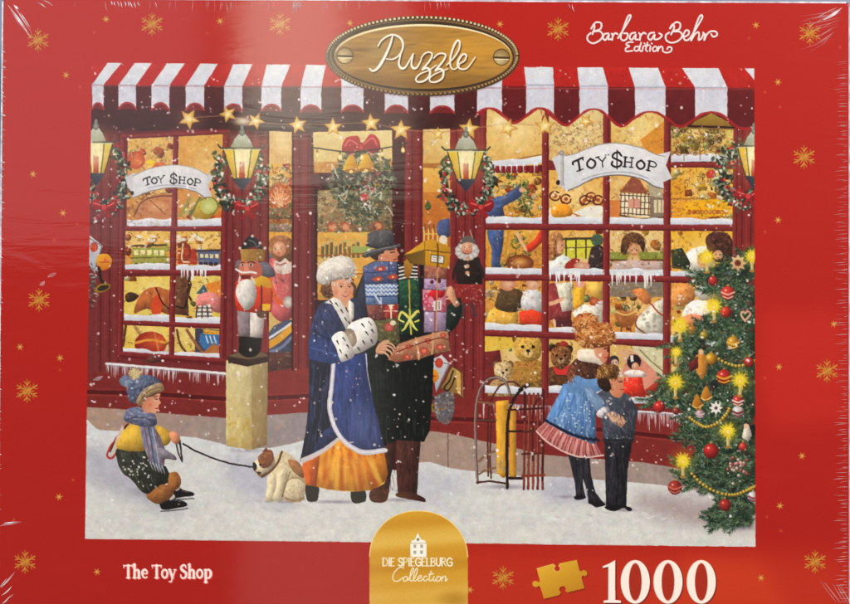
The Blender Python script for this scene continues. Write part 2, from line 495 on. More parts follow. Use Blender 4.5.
# ---- windows: warm panes full of wares
def pane(q, c1='#e9c878', c2='#cf9a4c', clutter=0, low=.5, cols=WARM):
    P(q, c1, c2=c2, ang=90)
    ys = [y for _, y in q]; xs = [x for x, _ in q]
    y0, y1, x0, x1 = min(ys), max(ys), min(xs), max(xs)
    with clip(q):
        dabs(q, int((x1 - x0) * (y1 - y0) / 28), (4, 12), [mix(c1, '#fff0c0', .4), c1, c2, mix(c2, '#b06a2a', .3)], asp=2, a=.4, j=.04)
        E((x0 + x1) / 2 + rng.uniform(-8, 8), (y0 + y1) / 2 - 4, (x1 - x0) * .55, (y1 - y0) * .5, '#fff3c4', soft=1, a=.42)
        yb = y0 + (y1 - y0) * low
        for _ in range(clutter):
            x, y = rng.uniform(x0, x1), rng.uniform(yb, y1)
            c = jit(rng.choice(cols), .06); r = rng.uniform(2, 6); k = rng.random()
            if k < .4: ball(x, y, r * .7, c)
            elif k < .7:
                P([(x - r, y - r * .6), (x + r * .7, y - r * .8), (x + r, y + r * .6), (x - r * .8, y + r * .7)], c, c2=np.clip(hexc(c) * .55, 0, 1), ang=60)
                L([(x - r, y), (x + r, y)], .6, '#5a3018', a=.6)
            else: fill([(x - r, y), (x - r * .3, y - r), (x + r, y - r * .3), (x + r * .5, y + r)], np.clip(hexc(c) * .8, 0, 1), 4, (2, 4), [c, np.clip(hexc(c) * .55, 0, 1)], sm=1)
        for _ in range(clutter * 2):
            x, y = rng.uniform(x0, x1), rng.uniform(yb, y1); t = rng.uniform(0, 3.1)
            L([(x - 2 * math.cos(t), y - 2 * math.sin(t)), (x + .7, y - .7), (x + 2.4 * math.cos(t), y + 2 * math.sin(t))], .7, rng.choice(['#4a2814', '#6c3c1c', '#f2e2b0', '#8a5a2c']), a=.7)

def snowsill(x0, y0, x1, y1, h=6, ic=0, drop=9):
    n = 6
    top = [(x0 + (x1 - x0) * i / n, y0 + (y1 - y0) * i / n + rng.uniform(-1.2, 1.2)) for i in range(n + 1)]
    P(smooth(top, False).tolist() + [(x1, y1 + h), (x0, y0 + h)], '#f1f2f5', c2='#c9cfdc', ang=90)
    for _ in range(ic):
        t = rng.random(); x = x0 + (x1 - x0) * t; y = y0 + (y1 - y0) * t + h - 1
        L([(x, y), (x + rng.uniform(-.4, .4), y + rng.uniform(drop * .4, drop))], 2.2, '#e8ebf0', .6, sm=0)

def frame_bar(p, q, w, c=RED):
    L([p, q], w, c, sm=0); L([(p[0], p[1] - w * .3) if abs(p[0] - q[0]) > 9 else (p[0] - w * .3, p[1]), (q[0], q[1] - w * .3) if abs(p[0] - q[0]) > 9 else (q[0] - w * .3, q[1])], w * .2, '#a8484a', sm=0, a=.6)
    L([(p[0], p[1] + w * .35) if abs(p[0] - q[0]) > 9 else (p[0] + w * .35, p[1]), (q[0], q[1] + w * .35) if abs(p[0] - q[0]) > 9 else (q[0] + w * .35, q[1])], w * .22, '#4a1214', sm=0, a=.6)

part('shop_window', label='narrow shop window two panes wide with a horse and a tram toy')
P(Q('121 132 230 128 226 366 118 358'), '#70242a')
LW = [Q('128 138 173.4 135.6 172 226 126.5 226'), Q('178.4 136 223 133 221.5 225 177 226')]
pane(LW[0], '#e6c070', '#cc8a44', 26, .1); pane(LW[1], '#e2b25c', '#cf8a40', 16, .45)
with clip(LW[0]):
    E(136, 160, 9, 9, '#e88a52', c2='#c25a34'); star(151, 163, 6, '#f4d22c'); E(160, 168, 8, 6, '#e0763c')
    dabs(box(128, 140, 173, 165), 40, (3, 8), ['#e9b832', '#b8842a', '#7a6a3a', '#f2e0a0'], a=.8)
    P(Q('135 212 142 200 158 194 172 196 172 220 140 222'), '#c98a5c', 1); L(Q('134 216 142 202 158 196 173 196'), 1.2, '#6d3a20')
    E(158, 207, 15, 8, '#e8b083', 8, c2='#c48452'); L(Q('150 200 165 214'), .8, '#8a5230'); dabs(box(127, 198, 142, 222), 18, (5, 12), ['#a8642f', '#7d4a22', '#cf8e4a'], ang=60)
with clip(LW[1]):
    for i in range(5): L([(180 + i * 5, 216), (190 + i * 5, 198)], 2.4, ['#8fa05a', '#c2b86a', '#6c7f46', '#d8cf90', '#9a8c4c'][i])
    P(Q('194 214 200 200 212 196 218 208 206 222 198 222'), '#d8bf45', 1, '#9a7f28', 60); E(209, 206, 9, 8, '#dfe09a', c2='#b9bf6a'); L(Q('200 201 205 198 213 198 218 206 213 214'), .8, '#5d6630')
    P(Q('206 224 220 212 223 214 222 226'), '#d8783c')
for a in ((127, 219, 171.5, 219), (177.5, 219.5, 221.5, 219)): snowsill(*a, 7)
for i, q in enumerate([Q('125.6 231 170.4 231 169.6 266 125 266'), Q('176.4 231 221 231 220 266 176 266')]):
    pane(q, '#edc766', '#d9943c', 14, .0, ['#e8a23a', '#d9762c', '#f4dd8a', '#a8542a', '#f6f0e4'])
    with clip(q):
        for _ in range(14): E(rng.uniform(135, 205), rng.uniform(236, 243), 3, 1.8, '#f2ece0', a=.8)
        if i == 0:
            P(Q('132 248 166 247 167 263 132 264'), '#a7a84e'); P(Q('130 247 168 246 166 244 133 245'), '#4c4a26')
            for k in range(5): P(box(134 + k * 6.5, 250, 138.5 + k * 6.5, 255), '#f3ecb0')
            L(Q('132 258 167 257'), 1, '#6a6a2a')
            for k in range(6): E(136 + k * 6, 264, 1.6, 1.6, '#5a4a26')
        else:
            P(Q('178 250 196 249 197 264 178 264'), '#b2402c'); E(186, 252, 5, 9, '#c85234', c2='#7d2a1c'); L(Q('183 244 182 260 188 262'), 1.6, '#f2d9a0')
            P(Q('198 252 220 251 220 264 198 264'), '#5f6f93'); L(Q('196 251 221 250'), 2, '#3b3c48', sm=0)
            for k in range(4): P(box(200 + k * 5, 254, 203.4 + k * 5, 258), '#e8dcb4')
            for k in range(4): E(201 + k * 5, 264, 2, 2, '#33343e')
snowsill(125, 264, 170, 264, 6, 3, 5); snowsill(176, 265, 220.5, 265, 6, 9, 11); snowsill(130, 225, 152, 226, 1, 7, 7)
q = Q('124.3 277 170 276 169 320 123.5 317'); pane(q, '#ecd06c', '#e6d070', 4, 0)
HORSE = '#b06a3a'
with clip(q):
    fill(Q('134 313 139 297 147 289 158 287 168 290 176 292 176 314 160 312 146 309'), HORSE, 40, (5, 12), ['#c07c48', '#9a5630', '#d09060', '#8a4826'], sm=1, ang=70)
    fill(Q('136 294 130 292 125 296 127 302 134 301 139 296'), '#4c3524', 14, (3, 8), ['#3a281a', '#6a4a30'], sm=1); P(Q('152 300 160 295 161 313 152 313'), '#d8552c', 1)
    L(Q('156 288 162 302 169 309'), 1.4, '#45241a')
q2 = Q('175.5 276 221 276 220 323 175 317'); pane(q2, '#e9d16e', '#dcc060', 4, .0)
with clip(q2):
    fill(Q('174 276 186 272 192 284 188 300 189 316 174 314'), '#6d4a34', 30, (4, 10), ['#4a3022', '#8a5c3c', '#5c3c28'], ang=80); L(Q('176 306 184 308 187 300'), 1.5, '#2c1c14'); L(Q('190 276 188 292 191 300'), 2, '#3c2a1e')
    P(Q('196 294 204 284 209 294'), '#4d6d78'); P(Q('205 284 221 280 221 300 210 296'), '#e8963a'); fill(Q('196 298 206 292 220 296 221 312 208 310 198 308'), '#d98a86', 40, (2, 6), ['#eab0a8', '#c05a58', '#f0d0c4', '#b8484a'], sm=1)
    P(Q('199 306 210 304 213 318 196 317'), '#e8e4dc')
    for k in range(3): L([(197 + k * 5, 306), (196 + k * 6, 318)], 1.3, '#3a3a3c', sm=0); L([(197, 308 + k * 4), (212, 308 + k * 4)], 1.1, '#4a4a4c', sm=0)
snowsill(124, 314.5, 169.5, 315, 7); snowsill(175, 317, 220, 318, 7)
q = Q('123.5 325 169.5 327 168.8 352 123 350'); pane(q, '#ecd06c', '#e2c45c', 3)
with clip(q):
    L(Q('126 324 124 340 123 346'), 2.5, '#5c3a26'); L(Q('133 324 140 334'), 3, '#c09a66'); E(150.5, 344, 16, 12.5, '#d8683c', c2='#8c2420', hl=(.4, -.3)); L(Q('135 343 150 340 166 343'), 2.4, '#e8a848', a=.9); L(Q('155 334 158 350'), 2, '#e89a50', a=.7); L(Q('164 346 171 341'), 2, '#8a5a3a')
q = Q('174.5 327 219.5 329 219 355 174 352'); pane(q, '#ecd57e', '#d9c26a', 3)
with clip(q):
    L(Q('177 330 180 344 186 352'), 2.2, '#6a4630'); P(Q('195 328 220 330 220 356 195 352'), '#4a4f62'); P(Q('201 334 219 333 220 348 203 349'), '#3f7cb4', 1); L(Q('187 330 196 344 203 353'), 3, '#9a6a4a'); P(Q('203 329 220 331 220 335 204 334'), '#e0a83c')
    for k in range(3): L([(206 + k * 4, 336), (208 + k * 4, 343)], 1.2, '#dfeaf0', sm=0)
    P(Q('200 356 212 344 220 346 220 356'), '#b87a48')
snowsill(123, 349, 169, 351, 4); snowsill(174, 352, 219.5, 354.5, 5)
for q, n in ((LW[0], 260), (LW[1], 120), (Q('125.6 231 170.4 231 169.6 262 125 262'), 130), (Q('176.4 231 221 231 220 262 176 262'), 130), (Q('124.3 277 170 276 169 312 123.5 312'), 60), (Q('176 277 221 276 220 314 175 312'), 110), (Q('123.5 325 169.5 327 168.8 348 123 346'), 50), (Q('174.5 327 219.5 329 219 351 174 349'), 70)): busy(q, int(n * .6), .24)
for p, q, w in [((175.8, 134), (171.5, 356), 5.4), ((124.5, 228.5), (224, 229), 4.6), ((123, 272), (222, 273), 5.4), ((122.5, 322.5), (222, 326), 4.4), ((123, 136), (120, 356), 5), ((226, 133), (222, 360), 4.6), ((119, 354), (224, 361), 5.4), ((122, 137), (228, 132), 4)]:
    frame_bar(p, q, w)
for _ in range(16): L([(x := rng.uniform(177, 213), 270), (x, 270 + rng.uniform(4, 11))], 1.8, '#e6eaef', .6, sm=0)
with keep(): fill(Q('147 358 152 354 158 357 163 361 152 363 145 361'), '#6a3b36', 8, (3, 7), ['#5a5a4a', '#8a5a50'], sm=1)

part('icicle_ledge')
def ledge(p, q, n, lo, hi):
    for _ in range(n):
        t = rng.random(); x = p[0] + (q[0] - p[0]) * t; y = p[1] + (q[1] - p[1]) * t
        h = rng.uniform(lo, hi) * (1 if rng.random() < .75 else 1.4)
        L([(x, y), (x + rng.uniform(-.5, .5), y + h)], rng.uniform(1, 2.2), rng.choice(['#d9d2d6', '#c2a8ac', '#f0eef0', '#a98a90']), .4, sm=0, a=.8)
    L([p, q], 2.4, '#eceaec', sm=0); L([(p[0], p[1] + 2), (q[0], q[1] + 2)], 1.4, '#9aa0ae', sm=0, a=.6)
ledge((106.5, 363.5), (226, 373.5), 90, 4, 13)
part('icicle_ledge')
ledge((483, 401), (562, 405), 60, 5, 14)
part('icicle_ledge')
ledge((632, 410.5), (692, 414), 55, 5, 15)

# ---- narrow window beside the door
def nut_green(pts, n, s=(3, 8), cols=('#4f5f45', '#2f3f2c', '#6f7f5c', '#8f9a78', '#39452f', '#a9ae92'), **k):
    dabs(pts, n, s, list(cols), a=.9, asp=3, soft=.5, **k)
part('shop_window', label='tall slim window pane with a doll and a striped ball')
q = Q('269 126 292 124 292 368 268 372')
P(q, '#d8b878')
with clip(q):
    pane(Q('269 124 293 124 293 166 269 166'), '#e2c288', '#dbb878')
    pane(Q('269 164 293 164 293 222 269 222'), '#e8b84a', '#c98a3c', 34, 0)
    E(280, 196, 11, 14, '#e89a6a', c2='#c86a40'); 
    for i in range(9): L([(280, 208), (280 + 11 * math.cos(math.radians(200 + i * 18)), 206 + 19 * math.sin(math.radians(200 + i * 18)))], 1, '#f2d0a0', a=.8)
    fill(box(268, 208, 293, 220), '#7d6a4c', 30, (3, 8), ['#5a4a34', '#a08c62', '#3f3a2c'])
    P(box(268, 219, 293, 224), '#a8743c'); fill(box(268, 224, 293, 232), '#8a7c6a', 20, (3, 7), ['#b8aa94', '#5c5244', '#d9cdb4'])
    P(box(268, 232, 293, 300), '#e8b04a')
    P(box(262, 252, 276, 300), '#5d5f6d', f=3)
    fill(Q('268 262 278 258 292 266 294 310 284 322 272 314 268 290'), '#c8686a', 50, (4, 11), ['#d98280', '#a84c50', '#e0a09a', '#b85a5c'], ang=80, sm=1)
    P(Q('275 262 284 258 292 264 292 272 280 274 274 268'), '#e3d2c8', 1)
    fill(Q('271 252 269 242 275 236 286 236 293 242 294 256 290 262 285 258 280 262 274 258'), '#9a6a44', 50, (3, 8), ['#b8865a', '#7a4c2c', '#c89c6c', '#8a5a38'], sm=1)
    face(279.5, 249, 7.6, -.4); L(Q('275 263 280 265 286 263'), 1.2, '#a8443c'); dabs(box(275, 263, 288, 270), 10, (3, 6), ['#f0e8e0', '#d0b8b0'])
    L(Q('269 276 272 290 280 303 292 300'), 5, '#e0662f', a=.9); dabs(box(270, 268, 284, 284), 26, (3, 7), ['#3c4a38', '#586a50', '#e8e4da', '#2c3830'], ang=60)
    E(288, 302, 5, 6, '#e8e0d4', c2='#a8a098')
    fill(Q('267 335 274 326 286 320 293 320 293 362 268 362'), '#4a5368', 18, (5, 12), ['#5d6a84', '#38404f', '#6f7a8a'], sm=0, ang=-25)
    L(Q('268 346 280 338 293 326'), 7, '#e0a838'); L(Q('268 339 280 331 293 322'), 2.2, '#dfe0e4'); L(Q('268 353 282 347 293 336'), 3, '#7f8aa6')
    fill(box(267, 352, 293, 372), '#5a3a34', 20, (5, 10), ['#3a3a42', '#8a8478', '#6a4a40', '#9a948a'], ang=0)
busy(Q('269 166 293 166 293 234 269 234'), 170, .45); busy(Q('269 234 293 234 293 300 269 300'), 60, .25)
L(Q('293 124 292.5 370'), 2, '#4a1618', sm=0); L(Q('268.5 126 268 372'), 1.6, '#4a1618', sm=0)

# ---- doorway
part('shop_door', label='glazed door hung with a berry garland')
P(Q('310 130 406 126 404 460 400 470 330 470 312 440'), '#66292c', c2='#54201f')
P(Q('313 132 396 130 395 170 314 172'), '#e6d49c', c2='#dcc07c')
P(Q('314 162 395 160 395 171 314 173'), '#c8924a')
with clip(Q('313 132 396 130 395 170 314 172')): dabs(box(313, 130, 396, 172), 120, (5, 14), ['#f0e2b4', '#e2ca8c', '#d8bc78'], a=.4)
q = Q('317 190 393 190 393 470 317 470')
P(q, '#dca852')
with clip(q):
    fill(box(317, 188, 394, 234), '#8f7f5c', 330, (3, 9), ['#5d644a', '#b0a070', '#c8804a', '#dccb90', '#4a4a38', '#a8563c', '#8a9468', '#e6dcb4'])
    for x, y, r in [(332, 227, 5.5), (346, 227, 5.5), (378, 226, 5)]:
        E(x, y, r, r, '#d99060', c2='#a8583a'); E(x, y, r * .6, r * .6, '#e8b088', a=.6)
    L(Q('336 217 368 217 392 216'), 1, '#7a7a60'); P(box(317, 232, 394, 300), '#e8b85a', c2='#d99a3e')
    dabs(box(317, 234, 394, 300), 90, (8, 24), ['#f2d27a', '#c98a3a', '#e6a848', '#b8c070', '#8f9a50'], ang=0, asp=5, a=.6)
    
    for i in range(9): x = 321 + i * 4.4; P(box(x, 246 - (i % 3) * 2, x + 3.2, 258), rng.choice(['#8f8c5c', '#a89a68', '#7a7a50', '#b8924c', '#9a6a44']), c2='#5c5a3c', ang=0); E(x + 1.6, 245 - (i % 3) * 2, 1.5, 1.5, '#c8b880')
    P(box(352, 246, 372, 253), '#a4b062')
    L(Q('317 256 394 252'), 1.4, '#9a6428'); L(Q('317 276 394 272'), 1.4, '#a8702c')
    P(box(317, 300, 394, 470), '#3a1c18')
busy(Q('317 190 393 190 393 233 317 233'), 420, .4, ('#4a4a34', '#8a7a4c', '#c88050', '#e8dcb4', '#2c3428', '#a84a34', '#d8c88c', '#6a7848')); busy(Q('317 234 393 234 393 300 317 300'), 90, .16)
P(Q('392 128 406 126 404 470 394 470'), '#4a161a')
L(Q('316 188 316 440'), 3, '#3f1216', sm=0); L(Q('406 126 404 452'), 2, '#93403c', sm=0, a=.6)
P(Q('320 173 393 171 393 189 320 190'), '#47161a')
part('door_garland', label='green sprig garland with a red bow and yellow bells')
GQ = Q('350 142 374 142 384 156 394 172 397 184 388 196 384 212 374 222 362 226 350 222 340 212 334 198 327 186 332 172 342 156')
for _ in range(260):
    x, y = inside(GQ); E(x, y, rng.uniform(2.5, 5), rng.uniform(1.8, 3.2), jit(rng.choice(['#3a4836', '#4c5c44', '#2c3828', '#5f6c50', '#6c5c3c']), .03), rng.uniform(0, 180), soft=.6, a=.8)
nut_green(GQ, 620)
for _ in range(34):
    x, y = inside(Q('330 160 392 160 386 210 340 214')); L([(x, y), (x + rng.uniform(-7, 7), y + rng.uniform(-7, 7)), (x + rng.uniform(-9, 9), y + rng.uniform(2, 9))], 1, rng.choice(['#d9d6c8', '#f0eee6', '#8f9a80', '#3a4a38']), a=.75)
dabs(Q('340 160 384 160 376 212 346 208'), 60, (2, 5), ['#c83c38', '#e8e4dc', '#d8a838', '#a82c30', '#f0d0a0'], a=.9, asp=1.2)
for x, y in ((351, 163), (366, 162)):
    P(Q('-7 8 -5 -2 -1 -8 2 -8 5 -2 8 8', x, y), '#e8c03c', 1, '#b87a22', 20); E(x, y + 8, 7, 2, '#a8701f'); E(x, y + 8.6, 2, 1.6, '#f0dc90')
P(Q('342 150 346 138 358 136 362 144 370 134 378 138 380 150 370 152 362 148 352 154'), '#c83c3c', 1, '#8f2228', 80)
for q in ['360 146 350 140 345 146', '362 146 372 138 377 145', '356 150 350 156', '366 150 374 155']: L(Q(q), 1.5, '#e88a80', a=.8)
E(361, 204 - 57, 3.5, 4, '#e06058', c2='#a02428'); star(364, 197, 6, '#c8484a', 6, .4)
part('light_string')
L(Q('311 147 330 150 352 152 372 150 390 147 407 143'), 1.3, '#3c3020')
for x, y in [(317, 152), (340, 154), (362, 154), (382, 151), (403, 147)]: L([(x, y - 2), (x, y + 1)], 1.6, '#6a5a30'); E(x, y + 3, 2, 2.8, '#fff4c8', c2='#e8c878')

# ---- glimpse of the shop between door and right window
part('shop_window', label='small window strip with toy houses and a fence')
q = Q('423 117 450 108 450 250 423 250'); P(q, '#e2c486')
with clip(q):
    pane(Q('423 108 450 108 450 166 423 166'), '#e3cb8c', '#e0b870'); P(box(422, 163, 451, 168), '#b8803c'); P(box(422, 168, 451, 192), '#eec268', c2='#e2a84c')
    P(box(422, 192, 451, 250), '#d08a3c', c2='#b8662a'); dabs(box(423, 168, 450, 186), 16, (3, 6), ['#b8504a', '#a8702c', '#8f3a34']); dabs(box(424, 194, 450, 232), 30, (4, 10), ['#e0a050', '#a85c28', '#c87a38'], ang=0)
    ball(428, 207, 3, '#6a7a44'); P(Q('424 207 428 200 432 207'), '#5a6a38')
    for i in range(6): L([(424 + i * 4.5, 229), (424 + i * 4.5, 246)], 1.6, '#e8c878', sm=0)
    for i in range(5): L([(425 + i * 4.5, 224), (425 + i * 4.5, 230)], 1.2, '#8a5a30', sm=0)
    L(Q('423 234 450 234'), 1.2, '#e8c868')
    fill(Q('437 232 438 222 445 219 450 220 450 236 440 236'), '#4f5f88', 14, (3, 7), ['#6a7aa4', '#384668'], sm=1); E(443, 240, 4, 5, '#e8dcc8')

# ---- big right window
part('shop_window', label='wide four column shop window crowded with dolls and bears')
RWIN = cur[0]
P(Q('483 108 560 106 650 110 738 112 734 345 700 405 484 395'), '#82302f')
cols = [(484.8, 542), (548.7, 603), (609.5, 663.5), (670.5, 733)]
a, b = cols[0]
pane(Q('485 106 545 106 543 166 485 166'), '#e8cf8c', '#e3b768'); pane(Q('485 172 542 172 542 224 485 224'), '#ecc45c', '#d89a44', 30, .0)
pane(Q('549 106 604 106 604 170 549 160'), '#dfcc94', '#e0bd78'); pane(Q('549 170 604 170 603 224 549 224'), '#e8b860', '#eac878', 6, .6)
pane(Q('611 108 665 108 664 170 611 150'), '#e6d288', '#dea850'); pane(Q('610 170 664 170 664 224 610 224'), '#e8b45c', '#d9c08a', 10, .2)
pane(Q('671 126 734 128 733 163 671 162'), '#d9c878', '#cfa94e', 50, .0, ['#b8a850', '#e8dc9c', '#8f9a58', '#e8c04c', '#7a6a34', '#c8d0a0']); pane(Q('671 166 734 166 733 225 671 224'), '#e8bc4c', '#dfa038', 40, .0, ['#e8c040', '#d8862c', '#f2e08a', '#c86a3c', '#b8924a'])
with clip(Q('485 106 545 106 543 166 485 166')): L(Q('485 164 512 160 545 154'), 1.4, '#a8743c'); dabs(box(530, 138, 545, 160), 16, (2, 5), ['#6a5a2c', '#a88a40', '#e8dc8c'])
with clip(Q('549 106 604 106 604 170 549 160')):
    dabs(Q('549 128 604 122 604 168 549 166'), 260, (2, 5), ['#a8764a', '#c89c68', '#8a5a3c', '#e6d4a8', '#b86a50', '#d9b880', '#6f4a2c'])
with clip(Q('611 108 665 108 664 170 611 150')):
    P(Q('640 140 668 118 668 165 650 160'), '#dc9a3c'); dabs(Q('611 118 640 118 640 150 611 148'), 60, (2, 5), ['#f2ead0', '#b89858', '#d8c48c'])
# shelves of row one
for x0, y0, x1, y1, n in ((485, 163, 543, 157, 14), (671, 156, 733, 155, 0)): 
    P([(x0, y0 + 4), (x1, y1 + 8), (x1, y1 + 14), (x0, y0 + 10)], '#6a1a1e'); snowsill(x0, y0 - 1, x1, y1 - 1, 7, n, 11)
with clip(box(485, 106, 543, 180)):
    for i in range(9): fill(box(490 + i * 5.6, 166, 494 + i * 5.6, 173), '#8a2428', 3, (2, 4), ['#b84038', '#5a1418'])
P(Q('670 113 700 114 733 116 733 126 670 125'), '#5a2a24'); L(Q('671 127 733 129'), 1.6, '#8f6a34')
with clip(Q('671 126 734 128 733 163 671 162')):
    for x in (684, 700, 716): L([(x, 126), (x, 160)], 1, '#7a6a34', a=.6)
# man on a ladder dressing a tree (pane A)
with clip(Q('485 172 542 172 542 280 485 280')):
    P(box(485, 228, 542, 273), '#e6b44c', c2='#d2903c'); dabs(box(485, 228, 542, 273), 50, (4, 10), ['#f0d080', '#c87a34', '#a84a2c'], a=.6)
    dabs(box(520, 180, 542, 216), 50, (3, 8), ['#e8962c', '#f2d060', '#c86a24', '#8a9a40'])
    L(Q('503 272 512 205 516 190'), 2.4, '#c8983c', sm=0)
    nut_green(Q('517 218 515 196 520 180 526 180 532 200 530 218'), 90, (3, 8), ('#3a5c34', '#24402a', '#5c7c44', '#7a8c50')); nut_green(Q('506 172 514 172 518 186 508 188'), 24, (3, 7), ('#3a5c34', '#24402a', '#5c7c44'))
    nut_green(Q('505 268 510 246 516 232 522 232 530 250 532 270'), 90, (3, 8), ('#3a5c34', '#24402a', '#5c7c44', '#7a8c50')); nut_green(Q('496 268 500 258 508 266'), 20, (3, 7))
    fill(Q('486 219 487 206 494 198 506 194 518 187 522 190 520 197 508 204 503 208 504 219'), '#4d6390', 40, (4, 11), ['#5f78a8', '#38507a', '#6c86b4', '#2f4468'], sm=1, ang=-15); E(522, 190, 3, 2.6, '#e0b090')
    fill(Q('487 230 504 230 503 245 500 262 501 268 491 268 492 250 488 238'), '#47608f', 40, (4, 10), ['#5f78a8', '#38507a', '#2f4468'], sm=0, ang=85)
    E(520, 263, 14, 8.5, '#c88a4c', c2='#7a4420'); E(520, 262, 8, 4.6, '#e0b070', c2='#a86a34')
    fill(Q('526 246 534 240 541 230 543 240 534 250 528 252'), '#d8482c', 12, (3, 7), ['#e86840', '#b03420'], sm=1); L(Q('526 250 520 240 517 232'), 3, '#e8b890'); dabs(box(528, 250, 542, 268), 26, (3, 6), ['#6a5c7a', '#3c3440', '#b8a8b4'])
    dabs(box(531, 210, 542, 220), 14, (3, 5), ['#a86a4a', '#e0c090', '#7a4a3a']); dabs(box(485, 252, 492, 268), 14, (4, 8), ['#f0c838', '#e09a28'])
# cakes and cloth animals (pane B)
with clip(Q('549 176 604 172 603 224 549 224')):
    P(Q('549 208 566 214 590 206 604 208 604 226 549 226'), '#eeeade', 1)
    for x, y in ((555, 196), (566, 199), (591, 197), (598, 200), (585, 200)):
        L([(x + 5 * math.cos(t), y + 4.5 * math.sin(t)) for t in [k * .7 for k in range(9)]], 1.6, '#6a2a20'); E(x, y, 2, 2, '#a8543a')
    fill(Q('551 212 553 206 566 204 572 210 570 216 554 217'), '#e8a030', 14, (3, 7), ['#f4c048', '#d07a20'], sm=1); L(Q('572 213 582 217'), 1.4, '#c8802c'); dabs(box(560, 176, 604, 196), 30, (4, 10), ['#f2cc80', '#dc9a4c', '#c87a3c'], a=.6)
    E(577, 218, 1.6, 3, '#c87830'); E(581, 219, 1.6, 3, '#e8b060')
# dolls' house (pane C)
with clip(Q('610 172 664 172 664 224 610 224')):
    P(Q('610 170 630 174 652 184 664 186 664 172'), '#e0d8c0'); dabs(box(611, 176, 624, 200), 24, (3, 8), ['#dcd4cc', '#b8a890', '#8a7058'], ang=60)
    P(Q('620 192 632 176 640 180 648 194'), '#9a5a44'); dabs(Q('622 191 632 177 640 180 647 193'), 30, (2, 5), ['#b87058', '#7a4434'])
    P(Q('646 178 662 190 664 200 650 196'), '#b4ac90'); P(Q('610 200 620 200 620 218 610 216'), '#d98a48')
    P(Q('620 193 650 195 649 218 620 214'), '#efe6c6'); P(Q('650 196 664 198 664 216 650 218'), '#8f7f70')
    for i in range(8): L([(621 + i * 4, 193), (620.5 + i * 4, 215)], .9, '#5a4030', sm=0)
    for i in range(4): L([(620, 195 + i * 6), (650, 196.5 + i * 6.2)], .9, '#5a4030', sm=0)
    P(box(628, 199, 640, 208), '#d8a08c'); L(Q('634 198 634 208'), 1, '#a86a58', sm=0)
    for i in range(3): P(box(654 + i * 4, 200, 657 + i * 4, 213), '#e0d4b0')
    L(Q('620 215 640 219 664 217'), 1.4, '#4a3428')
with clip(Q('671 166 734 166 733 225 671 224')):
    dabs(box(672, 167, 730, 182), 50, (3, 7), ['#d85c44', '#e8a878', '#b8b078', '#a8703c', '#f0d8b0']); E(711, 174, 5, 4, '#e85c4c', c2='#c03a34')
    P(Q('672 180 684 178 686 218 672 218'), '#e8a834'); P(Q('688 202 728 200 730 214 688 216'), '#f0b81e', 1); L(Q('671 199 733 198'), 1.2, '#b07c2c'); dabs(box(686, 190, 726, 200), 30, (3, 7), ['#4a5a34', '#a8602c', '#6a6a3c', '#e8c068'])
    for i in range(10): E(690 + i * 4, 212, 2, 2.4, rng.choice(['#e87a2c', '#d8942c', '#f2d04c']), c2='#a8601c')
for (x0, x1), y in zip(cols, (217, 217, 217, 218)): snowsill(x0, y, x1, y + (1 if x0 > 600 else 0), 7)
# row two
pane(Q('549 230 603 230 603 274 549 273'), '#ecb858', '#d8c088', 14, 0); pane(Q('610 230 664 230 664 276 610 275'), '#eccf8c', '#cfa868', 14, 0); pane(Q('671 231 733 231 733 278 671 277'), '#efc040', '#e8b048', 6, 0)
with clip(Q('549 230 603 230 603 274 549 273')):
    P(Q('562 240 600 238 600 258 562 258'), '#d8d44a'); 
    for i in range(4): L([(566 + i * 10, 238), (566 + i * 10, 258)], 1.6, '#4f4a2c', sm=0)
    L(Q('562 239 600 238'), 2.4, '#4a4428'); L(Q('562 248 600 247'), 1, '#5a5430'); E(597, 240, 6, 6, '#4a6a54'); 
    fill(Q('548 274 550 258 558 252 566 256 576 262 582 270 570 276'), '#d8dcd8', 20, (4, 9), ['#f0f0ea', '#b0bcb8', '#c8ccc8'], sm=1)
    fill(Q('548 250 550 236 557 232 562 238 563 252 556 258 549 260'), '#c89058', 24, (3, 7), ['#e0b078', '#9a6a3c', '#b87c48'], sm=1); E(561, 245, 4, 6, '#e6b890', c2='#c88a64')
    hair(Q('548 252 550 236 557 231 563 237 561 244 557 250 556 259 549 260'), '#b88454', ['#e0b47c', '#8f5f34', '#c89860', '#6c4424'], 40, r=(1, 2.4), w=.9); P(Q('560 240 563 243 564.6 247 563 249 562 253 558 253 557 245'), '#ecc09c', 1, '#d09470', 0); E(562, 245, .7, .6, '#2c1c14'); L(Q('561 250.6 563 250.2'), .7, '#a84840'); hair(Q('590 256 592 247 600 245 604 250 604 262 598 258'), '#3c2c28', ['#5c443c', '#1c1414', '#7a6054'], 26, r=(1, 2), w=.8); P(Q('592 252 589 256 590 260 595 262 597 255'), '#ecc4a8', 1, '#c88c70'); E(592, 256, .6, .6, '#241814')
    P(Q('565 265 572 259 580 260 574 269 567 270'), '#a83c30', 1); fill(Q('588 262 592 248 600 246 604 254 604 274 588 274'), '#3a3030', 20, (3, 7), ['#5a4a44', '#241c1c', '#e0d8d0'], sm=1); E(582, 266, 8, 4, '#e8c8b0', c2='#d0907a')
